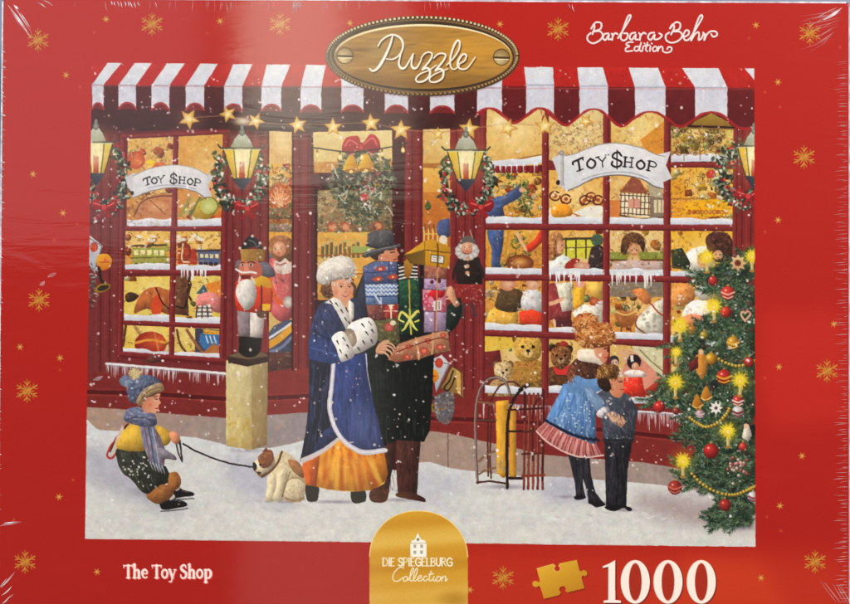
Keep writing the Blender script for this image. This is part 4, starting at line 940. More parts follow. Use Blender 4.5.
dabs(Q('454 284 484 284 486 300 478 308 460 308 452 298'), 60, (2, 6), ['#7c2a2a', '#c88a80', '#3c2428', '#a84844', '#d8c0b0'], a=.8)
for i in range(11):
    t = i / 11 * 6.283; E(467 + 8.5 * math.cos(t), 251 + 6.5 * math.sin(t), 4, 3.4, '#eeeae4', c2='#b0a8a4')
face(467, 247.5, 6.2); P(Q('460 244 462 238 468 235.5 474 239 475 244 468 242'), '#6c6660', 1)
for y in (259, 266, 273): E(467.5, y, 2.2, 2.2, '#e0c8b0', c2='#a8805c')
L(Q('464 304 462 314 464 318'), 2.6, '#4c4048'); L(Q('472 304 474 312 476 316'), 2.6, '#4c4048')

# ---- nutcracker on its pedestal
part('pedestal', label='tall cream pedestal with a dark flat top')
fill(Q('226 360 252 364 252 450 226 446'), '#d6caa0', 60, (8, 20), ['#e0d8b4', '#c8b888', '#d2c490', '#e6deba'], ang=88, asp=3, a=.5, sh=.12, c2='#cdb878')
fill(Q('252 364 268 360 267 445 252 450'), '#ab9a70', 40, (8, 20), ['#b8a67c', '#9c8a62', '#b0a07a'], ang=88, asp=3, a=.5, sh=.12, c2='#9c8458')
with keep(): dabs(Q('228 412 252 416 252 448 227 444'), 26, (6, 14), ['#d0b048', '#c09a34', '#d8c070'], a=.5)
P(Q('227 356 237 352 265 352 269.5 356 268 362 248 366.5 228.5 363'), '#4f3f34', c2='#3a2c26'); P(Q('228 356 238 352.5 264 352.5 268.5 356 248 359.5'), '#7a6650')
part('nutcracker', label='painted nutcracker soldier with a white beard')
P(Q('239 336 262 338 261 349 250 356 246 353 239 353'), '#26221f', 0, '#161412'); P(Q('239 352 249 349 260 350 256 356 247 357.5'), '#1c1816', 1)
fill(Q('237 310 251 312 251 337 238.5 336'), '#8f8488', 14, (5, 12), ['#a89ca0', '#786c72'], ang=90); fill(Q('250 312 265 314 262.5 338 250 337'), '#d0c6c0', 14, (5, 12), ['#e4dcd8', '#b0a4a0'], ang=90)
fill(Q('236 282 242 278 254 277 268 279 273 292 271 312 258 313 237 311 234.5 296'), '#d8442a', 40, (5, 12), ['#e85c3a', '#b0321f', '#cc3c26'], sm=0, ang=85)
P(Q('251 279 262 275 270 280 271.5 288 262 288 252 284'), '#e8b832', 1, '#c89428', 60); P(Q('262.5 286 271 288 271 304 263 304'), '#dd6a34', c2='#c04a28'); P(Q('262 304 270.5 304 270 311 262 310.5'), '#e8b832'); P(Q('257 311 266 312 264 318 258 317'), '#6c5444', 1)
L(Q('261.5 286 261.5 311'), 1.4, '#5c1a16', sm=0)
fill(Q('256 264 266 262 273 268 275 276 266 277 258 273'), '#6c6a74', 12, (4, 9), ['#868490', '#504e58'], sm=1); fill(Q('236 262 241 260 241 272 236 270'), '#6c6a6c', 8, (3, 6), ['#8a888a', '#4c4a4c'], sm=1)
P(Q('240 262 246 259 256 260 261 266 262 274 256 278 246 279 239 276'), '#d08468', 1, '#b86450', 40)
with keep():
    E(257, 272, 5, 4, '#c8604c', soft=1, a=.7); E(242.5, 265, 1.8, 1.3, '#f4ece4'); E(251, 265, 2, 1.4, '#f4ece4'); E(242.6, 265, 1, 1.2, '#241814'); E(251, 265, 1.1, 1.3, '#241814'); L(Q('248 262.4 252 261.6 255 263'), 1, '#3c2018'); L(Q('241 262.6 244 262.2'), 1, '#3c2018'); P(Q('245 264 247.6 264 248.5 271 244 271'), '#dd9478', 1)
    L(Q('236 269.5 241 272 246 272.5 251 272 256 273'), 2, '#f0eae4'); P(Q('240 275 251 275 250 279 241 279'), '#7c2420'); 
fill(Q('241 281 247 279 253 282 256.5 291 254.5 303 247 310.5 240 304 236 294 237 286'), '#d6d2cc', 40, (3, 9), ['#eeebe6', '#b4aea8', '#c8c4c0'], sm=1, ang=85)
L(Q('240 277 239 282'), 2, '#d8d4ce'); L(Q('252 278 255 283'), 2, '#d8d4ce')
P(Q('240 249 265.5 249 264 261 241.5 260.5'), '#c49a50', c2='#8a6830', ang=0); dabs(Q('241 250 264 250 263 260 242 260'), 24, (2, 5), ['#c8ac74', '#6a5430', '#e0cc9c']); P(Q('242 249 244 242 248 237 252 236 258 240 262 249 254 247'), '#2c2c30', 1); L(Q('249 240 254 242 257 247'), 1.3, '#6a6a72'); 
for x, y in ((240, 248), (252.5, 236), (265, 248), (245, 244), (260, 243)): E(x, y, 1.6, 1.6, '#f0ece6', c2='#b8a8a0')
L(Q('266 316 268 340 267 352'), 2, '#8f3a34')

# ---- boy sitting in the snow
part('leash'); L(Q('183 444 200 453 228 463 252 467'), 1.6, '#2c2826'); L(Q('176 436 180 446 182 461 178 452 176 442'), 1.4, '#2c2826'); L(Q('180 440 181 450 182 462'), 1.2, '#2c2826')
part('person', label='boy in a pompon hat and striped scarf sitting on skates in the snow')
L(Q('128 424 118 436 110 448 107 456 112 458 118 450'), 2, '#b8402c'); L(Q('127 425 116 440 110 452'), 1.3, '#241c1a'); P(Q('117 436 123 426 124 440 116 452 111 455'), '#d8c8b8', 1)
for q in ('169 490 177 486 183 490 193 492.5 193 496 184 497 171 499 167 496', '160 501 168 495 175 499 185 502 186.5 506 178 508 164 510 160 506'): P(Q(q), '#201e1e', 1)
L(Q('168 500.5 180 499.5 194 498.5'), 1, '#4a4a50'); L(Q('161 511.5 174 510.5 188 508.5'), 1, '#4a4a50'); P(Q('167 495 172 493 175 497 170 500'), '#c8c4c0', 1); P(Q('174 487 178 485 180 489 176 491'), '#c8c4c0', 1); L(Q('174 500 181 502'), .8, '#6a6a70'); L(Q('182 491 188 492.4'), .8, '#6a6a70')
fill(Q('146 496 156 488 166 482 174 488 172 496 164 502 156 504'), '#9a6a3e', 26, (4, 9), ['#b4824e', '#7a4e2c', '#c89a64'], sm=1); fill(Q('166 475 176 472 181 480 179 488 172 490 166 482'), '#a87440', 18, (3, 8), ['#c08c54', '#7a4e2c'], sm=1)
fill(Q('118 448 144 448 156 462 164 474 168 482 158 486 148 494 140 490 132 480 122 472 117 460'), '#3a4038', 90, (5, 12), ['#4c5448', '#262c28', '#5c6656', '#30382e'], sm=1, ang=40)
folds(Q('118 449 144 449 156 462 164 474 158 486 148 494 132 480 118 462'), 60, ['#5c6654', '#20261f', '#6a7462', '#2c342c'], (5, 12), (2, 7), a=.5)
for _ in range(30): x, y = inside(Q('120 450 144 450 158 468 156 484 146 490 124 470')); E(x, y, rng.uniform(.6, 1.2), .9, '#eceae6', a=.85)
L(Q('144 449 154 462 163 475 158 487'), 1.4, '#1c221c', a=.7)
P(Q('160 470 165 466 169 474 166 482 160 478'), '#2c322c', 1)
fill(Q('126 428 134 424 144 432 146 450 118 449 120 436'), '#d6b24a', 34, (4, 10), ['#e6c868', '#b88e34', '#e0bc58'], sm=1, ang=80); fill(Q('156 426 164 428 171 434 170 442 164 446 158 440'), '#cda846', 16, (4, 8), ['#e0c060', '#a88030'], sm=1)
fill(Q('169 433 176 432 180 438 178 444 172 442'), '#d89878', 6, (2, 5), ['#e8b090', '#b87858'], sm=1)
SCARF = ['#6c748c', '#8a90a8', '#a8aabc', '#545c74', '#b8a0a0', '#c8bcb8']
fill(Q('139 418 152 424 160 436 166 452 164 466 160 472 150 462 144 448 141 434'), '#7c8298', 70, (4, 11), SCARF, ang=75)
for a in range(4): L([(144 + a * 4, 424 + a * 2), (148 + a * 4, 446), (150 + a * 4.5, 462 + a)], 1.2, ['#8f4a4c', '#3c4458', '#c8ccd8', '#8f4a4c'][a], a=.7)
fill(Q('158 448 166 450 175 456 176 460 168 459 160 458'), '#8a8690', 16, (3, 7), SCARF, sm=1)
for a in range(5): L([(150 + a * 3, 462 + a), (153 + a * 3, 470 + a)], 1, '#c8ccd4', .5)
fill(Q('128 409 138 407 150 411 156 417 156 425 146 427 132 424 124 420 125 413'), '#6a7490', 50, (4, 10), SCARF, sm=1, ang=15)
L(Q('126 420 138 417 154 421'), 1.4, '#4a5268'); 
P(Q('142 404 150 396 160 393.5 159 399 160.6 403 158.4 405.6 158.6 409 155 413 147 413 143 410'), '#e6b090', 1, '#cc8a6c', 200)
with keep(): E(150, 405, 4, 3, '#dd7058', soft=1, a=.7); L(Q('154.6 399.4 157.4 399'), 1, '#2c1c14'); L(Q('153.5 397 157.5 396.4'), .9, '#5c3a24'); L(Q('155.6 408.6 158.4 408.2'), 1.1, '#a83a34'); L(Q('150 396 157 393'), 1.8, '#3a281c')
fill(Q('129 400 127 388 133 378 146 375 157 378 162 385 152 386 142 394 135 403'), '#5e6a84', 60, (4, 10), ['#74809a', '#46506a', '#8a94a8', '#3c465c'], sm=1, ang=120)
fill(Q('136 402 142 391 152 385 161 383 164 390 154 394 146 398 141 406'), '#b49a74', 30, (4, 9), ['#c8b08a', '#8f7850', '#d8c49c'], sm=1, ang=-30); L(Q('139 404 146 393 156 388 163 388'), 1, '#7c6644')
fur(Q('129 398 127 388 133 378 146 375 157 378 160 384 150 387 141 394 135 402'), 120, ['#8a96b0', '#3c4660', '#6c7894', '#a8b0c4'], (2, 5), 120, w=.9, a=.55)
fur(Q('128 409 138 407 150 411 155 417 155 424 146 426 132 423 125 419'), 80, ['#9aa2ba', '#4a526a', '#b8bccc', '#6c7490'], (2, 5), 20, w=.9, a=.55)
for x, y, c in ((126, 381, '#8a98b0'), (135, 373.5, '#d8c494')):
    E(x, y, 6.4, 6, c, c2=mix(c, '#404858', .35))
    for _ in range(40): t = rng.uniform(0, 6.28); r = rng.uniform(1, 7); L([(x + r * .5 * math.cos(t), y + r * .5 * math.sin(t)), (x + r * math.cos(t), y + r * math.sin(t))], .8, jit(c, .12))

# ---- dog
part('dog', label='small cream dog with a brown ear sitting in the snow')
fill(Q('269 470 278 453 285 452 293 457 301 466 306 478 305 493 297 500 285 498 276 499 266 500.5 267 488 270 477'), '#d3c4a2', 90, (4, 10), ['#e6dcc4', '#b8a480', '#c8b690', '#eee6d4'], sm=1, ang=70, sh=.22)
fur(Q('271 470 278 454 285 453 293 458 301 467 305 478 304 492 297 498 285 497 268 499 268 488'), 200, ['#f0e8d6', '#a8946c', '#c4b288', '#e2d6b8'], (2, 4.5), 80, w=.8, a=.6)
fill(Q('288 460 298 462 304 472 302 478 292 470'), '#a8784e', 16, (3, 8), ['#c09064', '#8a5c38'], sm=1)
fill(Q('284 484 294 478 304 482 305 494 296 500 285 498'), '#d8caa8', 26, (3, 8), ['#eae2cc', '#b8a07c'], sm=1, sh=.22)
fur(Q('284 484 294 478 304 482 305 494 296 500 285 498'), 60, ['#f0e8d6', '#b09a72', '#e2d6b8'], (2, 4), 70, w=.8, a=.6)
L(Q('290 472 286 484 282 498'), .8, '#8a7048'); L(Q('273 478 270 490 268 500'), .8, '#9a7c54'); L(Q('282 474 276 488 274 497'), .8, '#9a7c54'); L(Q('286 500 296 502 304 499'), 2, '#b09468')
fill(Q('253 464 259 458 264 452 270 451 275 460 273 468 266 474 260 477.5 256 472'), '#ded0ae', 40, (3, 7), ['#f0e8d4', '#c0a87c'], sm=1)
fill(Q('258 458 264 452 271 450 274 458 270 466 262 468'), '#8f5c3a', 30, (3, 7), ['#a8744c', '#6c4026', '#c09068'], sm=1, sh=.2)
fur(Q('258 458 264 452 271 450 274 458 270 466 262 468'), 50, ['#b07c54', '#5c3620', '#8f5c3a'], (1.5, 3), 100, w=.8)
P(Q('262 452 266 447.5 270 452'), '#7a4a2c'); P(Q('252.6 463 256 464 256.5 469 253.6 470.5'), '#231c1a', 1); E(260.4, 465, 1.3, 1.2, '#1c1412'); E(259, 473, 2, 1.4, '#3c2c22'); L(Q('255 471 260 475.5 266 473'), .9, '#6c5034')
for q in ('268 476 276 474 277 486 275 497 277 500 266 501 267 488', '277 472 287 470 286 484 282 496 284 500 273 500 276 486'):
    fill(Q(q), '#dccfae', 14, (3, 7), ['#eee6d2', '#bca880'], sm=1, ang=85, sh=.3); L(Q(q)[2:5], .8, '#8f7850', a=.8)
L(Q('284 484 290 479 298 478 304 482'), 1, '#9a8258', a=.9); L(Q('285 498 296 501 304 497'), 1.3, '#8f7850', a=.9); E(285, 502, 24, 2.4, '#a09a98', soft=1, a=.6)
L(Q('282 452 278 462 271 471 262 477'), 2.2, '#6c4a2c')
with keep(): dabs(Q('256 497 300 497 304 504 258 504'), 16, (5, 10), ['#e4dcd0', '#c8bca8'], ang=0)

# ---- man laden with parcels
part('person', label='man in a grey hat and black coat carrying a tower of parcels')
MAN = cur[0]
fill(Q('384 430 397 430 395 452 391 476 389 492 376 492 378 460'), '#4c2c24', 30, (6, 14), ['#5f3a2e', '#38201c', '#6c4436'], ang=88); fill(Q('396 432 422 428 419 460 417 495 398 496 396 462'), '#50302a', 40, (6, 16), ['#643e34', '#38201c', '#5c3a30'], ang=88)
P(Q('397 493 410 492 424 498 425 502 418 501 398 497'), '#6c4a34', 1, '#3c241c', 0); P(Q('372 489 388 488 387 500 380 503 370 500'), '#5a3826', 1); dabs(Q('372 490 388 490 386 501 374 501'), 12, (3, 6), ['#a87c58', '#7a5438', '#3c281e']); 
fill(Q('352 300 362 276 374 262 398 262 400 300 450 335 434 356 432 400 430 430 424 442 398 440 384 446 376 420 364 352'), '#161d1a', 130, (8, 22), ['#202a24', '#0e1412', '#26342c', '#182420'], ang=85, asp=4)
fill(Q('444 312 450 304 460 298 462 310 458 324 448 334 442 334'), '#22302a', 20, (5, 10), ['#2e4038', '#141c18'], sm=1)
fill(Q('360 284 366 268 376 262 372 282 368 306 356 312'), '#2f3848', 20, (5, 12), ['#3c465a', '#202836'], sm=1)
P(Q('374 256 382 250 395 247 397.5 251 399.6 254.8 397.4 257 397.8 261 393 264 384 264 377 260'), '#e2aa88', 1, '#c98464', 30)
with keep(): E(386, 257, 4, 3, '#d8765c', soft=1, a=.6); L(Q('390.5 252.4 394.5 252'), 1.1, '#2c1c14'); L(Q('389 250 395 249.2'), 1.2, '#4a3020'); L(Q('393.6 259.4 397 259'), 1.1, '#9a3a34'); L(Q('379 254 381 257 379.4 260'), 1.4, '#b87a5c')
P(Q('370 254 383 249 384 253 379 255 378 260 373 259'), '#3a2a20', 1)
fill(Q('367 246 367.5 234 374 230.6 387 230 393 232 394.5 246 380 250'), '#55565a', 36, (4, 10), ['#6c6d72', '#404146', '#7a7b80'], sm=0, ang=85)
L(Q('367.5 245 380 247.5 394 243.5'), 3, '#3a3b3f'); P(Q('362.5 254.6 371 250 394 245 399.5 243.6 398.5 247 378 253 367 257.5 363 257'), '#5f6064', 1, '#3c3d42', 90); L(Q('364 254.4 374 250.6 396 246'), 1, '#8a8b90')
folds(Q('366 352 424 362 432 400 429 434 398 440 384 445 376 418'), 90, ['#2c3a32', '#0c100e', '#34463c', '#1c2822'], (10, 26), (-2, 3))
folds(Q('384 441 420 436 416 493 378 490'), 70, ['#74503f', '#2c1814', '#5f3a2e', '#1e100e'], (6, 18))
# parcels
def parcel(q, c, c2, n=20, cols=None, label=None, ang=90):
    part('gift_parcel', label=label)
    fill(Q(q), c, n, (3, 9), cols or [mix(c, '#ffffff', .2), mix(c, '#000000', .25)], c2=c2, gang=ang, sh=.2)
    busy(Q(q), 26, .35, (mix(c, '#ffffff', .45), mix(c, '#000000', .45), mix(c, '#d8b070', .5), mix(c, '#f0e0d0', .3)))
    v = Q(q); L(v + v[:1], .8, mix(c, '#000000', .55), sm=0, a=.6)
parcel('367 304 400 304 400 346 372 340', '#706c4a', '#5a5a3c', 40, ['#8a8460', '#4c5038', '#a8986c'], 'olive parcel with a paper flower')
E(389, 327, 5, 4.6, '#d8806c', c2='#a84c44'); E(393, 323, 3, 2.4, '#e8e0c4'); dabs(box(384, 330, 398, 344), 16, (3, 6), ['#c8b468', '#8a8c4c', '#e8dca8'])
parcel('366 304 384 304 385 320 368 320', '#8a5048', '#6c3c38')
parcel('384 304 398.5 303 398.5 318 384 318.5', '#b8403c', '#96302e', 10, None, 'small red parcel with a pale bow'); L(Q('391 303 391 318'), 1.6, '#f0dcb8', sm=0); star(391, 306, 4, '#f4ead0', 5, .4); L(Q('384 311 398 311'), 1, '#e8b8a8', sm=0)
parcel('364.5 283 397.5 282 398 304 366 305', '#7c94b8', '#5f7ca8', 30, ['#92a8c8', '#5c7498', '#a8bcd4'], 'blue parcel with a white knitted pattern')
for i in range(8):
    for j in range(3): L([(366 + i * 4, 285 + j * 4), (368 + i * 4, 287 + j * 4), (370 + i * 4, 285 + j * 4)], 1.1, '#e6ecf4', sm=0, a=.9)
L(Q('381 283 381 304'), 1.4, '#c8d0dc', sm=0); L(Q('366 297 397 296'), 1.2, '#34507c', sm=0); L(Q('374 294 380 303'), 2, '#c8d4e4')
parcel('363 267 375 261 397 262 397.5 283 364.5 284', '#5d6c92', '#4a5a84', 36, ['#7484a8', '#3c4a70', '#8494b4'], 'dark blue parcel with red birds'); L(Q('389 262 389 283'), 1, '#34426a', sm=0); L(Q('364 273 397 271'), .8, '#34426a', sm=0)
for x, y in ((380, 269), (377, 279), (392, 277)): P(Q('-5 0 -1 -2 3 -3 6 0 2 2 -2 2', x, y), '#c05034', 1); E(x + 1, y, 1, .8, '#f0d8b8')
parcel('398.5 309 421 307 421.5 333 400 335', '#204838', '#163428', 30, ['#2c5c48', '#123024'], 'dark green parcel with a yellow bow'); L(Q('409.5 308 411 334'), 1.8, '#d8c860', sm=0)
for q in ['410 319 402 312 399 319 404 322', '410 319 418 311 422 318 415 322', '410 319 405 328 402 331', '410 319 414 327 417 330']: L(Q(q), 3, '#e6de74', 1.4)
parcel('398.5 279 419 277.5 420.5 307 399.5 309', '#285c44', '#1c4434', 30, ['#387458', '#183a2c'], 'green parcel with gold ribbon'); L(Q('409 279 410 308'), 1.4, '#c8a840', sm=0); dabs(box(403, 281, 418, 300), 24, (2, 5), ['#4c8a64', '#c8b050', '#7ca080'])
parcel('398 263 417 264 418 278 398.5 280', '#24282c', '#181c20', 6, None, 'black and white striped parcel')
for i in range(4): L([(399, 268 + i * 3.6), (407, 266.4 + i * 3.6), (417, 267 + i * 3.4)], 1.5, '#e8e4dc')
P(Q('404 264 408 258 413 262 412 270 409 278 405 276'), '#c8963a', 1, '#8f6424'); dabs(Q('402 258 414 258 412 268 404 268'), 14, (2, 5), ['#e8b850', '#a87428'])
P(box(419.5, 262, 425, 333), '#241c20')
parcel('424 311 446.5 312 445.5 332 424 332.5', '#b09cb8', '#9484a4', 20, ['#c8b4cc', '#86749a'], 'lilac parcel'); L(Q('435 312 435 332'), 1.3, '#a8504c', sm=0)
parcel('422.5 289 446.5 290.5 446.5 312 423 311', '#d890a0', '#c07488', 20, ['#e8acb8', '#b05c74'], 'pink parcel with a large red bow')
for x, y in ((427, 296), (429, 306), (442, 308), (426, 302)): L([(x + 2.4 * math.cos(t), y + 2.4 * math.sin(t)) for t in [k * .785 for k in range(9)]], .9, '#c8304c')
fill(Q('432 290 436 286 440 291 445 291 443 297 438 298 436 302 432 297 427 296'), '#cf2c34', 14, (2, 5), ['#e85050', '#a01c28'], sm=1); P(Q('433 301 442 300 441 310 434 311'), '#e8dcd8'); L(Q('436 302 436 310'), 1, '#7a7078', sm=0); L(Q('439 302 439 309'), 1, '#7a7078', sm=0)
parcel('424 277 446.5 278.5 446.5 290.5 424 289', '#c0a4c4', '#a890b4', 16, ['#d4bcd4', '#9480a4'], 'lilac parcel with dark berries'); E(432, 282, 2, 2, '#5c2c34'); E(439, 281, 2.2, 2.2, '#5c2c34'); E(436, 279, 1.6, 1.6, '#6c3c3c')
parcel('424 264 447.5 268 446 279 424 278', '#b0705c', '#8f5448', 24, ['#d89c80', '#7c4438', '#e8c0a0'], 'brown spotted parcel')
part('gift_parcel', label='yellow box with a white tag tied with string, topmost of the tower')
P(Q('404 255 424.7 249.5 425 265 410 263.5'), '#6a5424', c2='#86692c', ang=0); P(Q('424.7 249.5 450.4 252.5 449.4 268.5 424.8 265'), '#dba528', c2='#b8851c', ang=60); P(Q('404 255 424 241 432 239 450.8 247.5 450.4 252.5 424.7 249.5'), '#e8b838', c2='#c08c24', ang=0); L(Q('424.8 250 450.3 253'), 1.2, '#7a5a18', sm=0); L(Q('424.7 242 424.8 265'), .8, '#8a6a20', sm=0)
P(Q('431 254.5 444 256.5 443.6 263.5 430.8 262'), '#ece8dc'); L(Q('431 254.5 444 256.5 443.6 263.5 430.8 262 431 254.5'), .8, '#5c5240', sm=0); L(Q('433 257 441 258.6'), .7, '#8f8878'); L(Q('433 259.4 440 260.6'), .7, '#8f8878'); L(Q('437.5 244 438 253 437.5 268'), 1.4, '#5c4818', sm=0); L(Q('437.6 268 437 290 436 331'), 1.1, '#c8a070', sm=0)
parcel('391 354 398 344 415 338 441 331 448 331 450.5 351 433 354.5 419 359 397 362.5 388 360', '#c09070', '#a06a50', 50, ['#d8ac8c', '#8f5844', '#e0b898'], 'buff parcel with red medallions lying across the arms')
for x, y, r in ((424, 351, 5), (440, 347, 4.4), (407, 357, 4), (409, 347, 3.4), (428, 341, 3.6), (443, 335, 3)): E(x, y, r, r * .8, '#d0483c', c2='#b06050'); E(x, y, r * .4, r * .35, '#e88a6c')
L(Q('416 338 418 350 419 359'), 2, '#e0a878'); L(Q('433 333 433 344 432 354'), 1.6, '#e0a878'); L(Q('397 352 415 345 440 338 449 340'), 1.2, '#7a3c30')
with into(MAN):
    fill(Q('376 353 377 346 381 342.5 386 343 387 349 383 354'), '#d2a080', 6, (2, 5), ['#e4bc9c', '#b47c5c'], sm=1, sh=.12)
    for q in ('382 344.5 387 343 392 344.6 395 348.4', '382 347 387 346 391.6 348 394 351.4', '381 349.6 386 349.4 390 351.6 392 354.6', '380 352 384 352.6 387.6 355 389 357.4'): L(Q(q), 2.5, '#c08a68', 1.8); L([(x, y - .3) for x, y in Q(q)], 1.7, '#e2b898', 1.1)
    L(Q('379 344.5 384 341.4 388.6 341'), 2.2, '#dcae8e', 1.6)
    fill(Q('447 289 450.5 286 454 290 456 298 460 304 455 307 450 300 446.5 295'), '#d3a080', 8, (3, 6), ['#ecc4a4', '#b87c5c'], sm=1)
    for i in range(4): L([(452 - i * .5, 288 + i * 3.4), (447 - i * .3, 288 + i * 3.6)], 2, '#e2b090', 1.5)

# ---- woman
part('person', label='woman in a blue coat trimmed with white fur over an orange skirt')
P(Q('306 484 318 485 318 499 314 502 307 500'), '#35322c', 1); P(Q('352 489 364 489 366 500 360 503 352 502'), '#343026', 1)
fill(Q('337 438 326 447 304 458 302 468 306 485 318 487 330 490 350 491.8 370 490.5 384 484 388 474 384 450 365 451'), '#e2952c', 50, (8, 20), ['#f0b848', '#d07a20', '#eaa438'], ang=85)
with clip(Q('337 438 326 447 304 458 302 468 306 485 318 487 330 490 350 491.8 370 490.5 384 484 388 474 384 450 365 451')), keep():
    for i in range(11):
        x = 306 + i * 7.6
        L([(338 + (x - 338) * .55, 446), (338 + (x - 338) * .8, 466), (x, 489)], rng.uniform(1, 3), ['#f6cc58', '#c8641c', '#f2bc40', '#b8581c'][i % 4], rng.uniform(3, 8), a=.3)
    for i in range(40):
        x = rng.uniform(306, 386); y0 = rng.uniform(448, 470); xa = 340 + (x - 340) * .75
        P([(xa - 1, y0), (xa + 1.5, y0), (x + rng.uniform(0, 3), y0 + rng.uniform(14, 34)), (x - rng.uniform(0, 3), y0 + rng.uniform(10, 30))], rng.choice(['#f8d468', '#c0601c', '#f4c450', '#b8541c', '#eaa030']), 1, f=1.2, a=.55)
    fill(Q('300 456 320 452 316 490 304 488'), '#cf6c28', 12, (5, 12), ['#e08a38', '#a8481c'], ang=85); dabs(Q('335 440 384 452 384 458 332 452'), 30, (4, 10), ['#a8501c', '#c06a24'], ang=75)
    L(Q('306 486 330 490.5 350 492 372 490.6 388 480'), 2, '#f4d470', a=.7)
fill(Q('309 356 334 360 333 380 330 408 337 430 326 447 300 462 306 430 309 400'), '#1d2234', 50, (8, 20), ['#282f48', '#12151f', '#343e60', '#181b28'], ang=85)
for q in ['321 372 316 404 308 446', '328 378 320 420 310 452', '314 366 312 398']: L(Q(q), 2.4, '#46507c', .8, a=.6)
fill(Q('312 452 322 432 331 426 338 438 326 447 306 459'), '#34406c', 18, (5, 12), ['#46548a', '#242c4c'])
fill(Q('333 362 346 358 366 352 367 372 373 400 380 430 385.5 451 365 452.5 352 447 342 438 335 427 330 408 331 385'), '#2c4078', 110, (8, 22), ['#3a5090', '#24345f', '#465c96', '#28396e'], ang=85, asp=4, c2='#485888')
L(Q('333.4 362 331.5 385 329.6 408 335 428 343 440 353 448 364 452.5 385 450.5'), 4.4, '#d2d0dc', 5); L(Q('333.4 362 331.5 385 329.6 408 335 428 343 440 353 448 364 452.5 385 450.5'), 1.6, '#f2f0f4', a=.8)
L(Q('337.5 439.5 327 448 315 455 303 460.5'), 3.6, '#d8d0d0', 5); L(Q('366 354 367.5 372 371 392'), 1.4, '#c8cce0', .5)
FRONT = Q('336 364 364 356 372 396 381 446 364 448 346 438 335 420 333 396')
folds(FRONT, 110, ['#223258', '#485c98', '#1c2a50', '#5f72a8', '#354a8a'], (14, 30), (-4, 7), a=.4)
folds(Q('311 362 332 364 327 412 320 448 303 454 308 410'), 70, ['#10131c', '#3a4670', '#525e90', '#1a2034'], (12, 28), (-5, 0))
P(Q('350 404 372 410 380 440 362 446 350 430'), '#7486b8', 1, f=5, a=.25)  # lighter lilac patch: a film reflection painted into the coat
# sleeve and bodice
fill(Q('318 306 326 300 336 298 350 316 346 340 344 362 330 364 309 359 308.5 342 311 325'), '#343e60', 90, (6, 16), ['#445078', '#262e4a', '#3c4870', '#2c3654'], sm=0, ang=70)
with clip(Q('318 306 326 300 336 298 350 316 346 340 344 362 330 364 309 359 308.5 342 311 325')), keep(): P(Q('308 340 330 334 346 344 344 364 308 364'), '#33508c', 1, f=3, a=.75); L(Q('314 330 326 338 340 340'), 2, '#1f2640', a=.7); L(Q('312 348 326 352 340 356'), 1.6, '#5c74b0', a=.6)
fill(Q('352 298 360 300 366 312 362 322 354 318 348 306'), '#2c3450', 16, (4, 10), ['#3c4668', '#1e2438'], sm=1)
folds(Q('318 307 328 301 336 300 347 318 343 358 312 356 310 330'), 90, ['#222a46', '#4c5a88', '#5a6aa0', '#1c2238'], (4, 13), (-5, 7), a=.4)
# fur hat, face
hair(Q('322 284 328 280 335 280 334 290 332 297 326 298 321 292'), '#6c4630', ['#94664a', '#3c261a', '#b08058', '#5c3a28'], 40, r=(1, 2.6), w=.9)
P(Q('332 280 340 277 350 277 354 284 353 292 350 299 345 302 339 300 333 293'), '#eebc9a', 1, '#d89676', 0)
P(Q('338 299 348 300 350 308 343 312'), '#e0a886', 1)
with keep():
    E(336.5, 292.5, 4, 3, '#e07c64', soft=1, a=.5); E(350.5, 293, 3, 3, '#e07c64', soft=1, a=.5); P(Q('333 280 337 278 337 296 341 302 336 300 333 292'), '#c88462', 1, f=1.5, a=.5)
    for ex in (341, 349.2): E(ex, 287, 1.5, .8, '#efe4da'); E(ex + .2, 287, .9, .9, '#3c2c24'); L([(ex - 1.9, 286.5), (ex, 285.8), (ex + 1.8, 286.5)], .6, '#4c3020', a=.9); L([(ex - 2.2, 284.4), (ex, 283.5), (ex + 2, 284.2)], .6, '#8a5c3c', a=.8)
    L(Q('345.8 287 347 291 345.4 291.8'), .6, '#c08664', a=.9); L(Q('344.6 292 346.6 292.2'), .6, '#b07050'); L(Q('342.6 295.4 345.4 296.6 348.6 295'), .7, '#b04a44', .6, wm=1.5); L(Q('344 295.9 347.2 295.7'), .5, '#f4e4dc')
L(Q('352 283 355 288 354 295'), 2.6, '#5c3c28'); L(Q('333 280 343 277.5 353 280'), 2.4, '#6c4a34')
fill(Q('316.5 276 319 266 328 259 340 256 350 258 355 266 354 276 344 279 332 281 323 285 318 282'), '#d6d0c6', 130, (3, 8), ['#e8e4dc', '#beb6a8', '#f4f2ec', '#ccc4b8'], sm=1, asp=3)
fur(Q('317 276 319 266 328 259 340 256 350 258 355 266 354 275 344 278 332 280 323 284'), 420, ['#f0ece4', '#c0b8ac', '#fbf9f4', '#d4ccc0', '#e6e0d8'], (1.5, 3.2), w=.7, a=.5)
for _ in range(40): t = rng.uniform(0, 6.28); x, y = 336 + 19 * math.cos(t), 270 + 13 * math.sin(t); L([(x, y), (x + 3 * math.cos(t), y + 3 * math.sin(t))], 1, '#e0dcd4', .4)
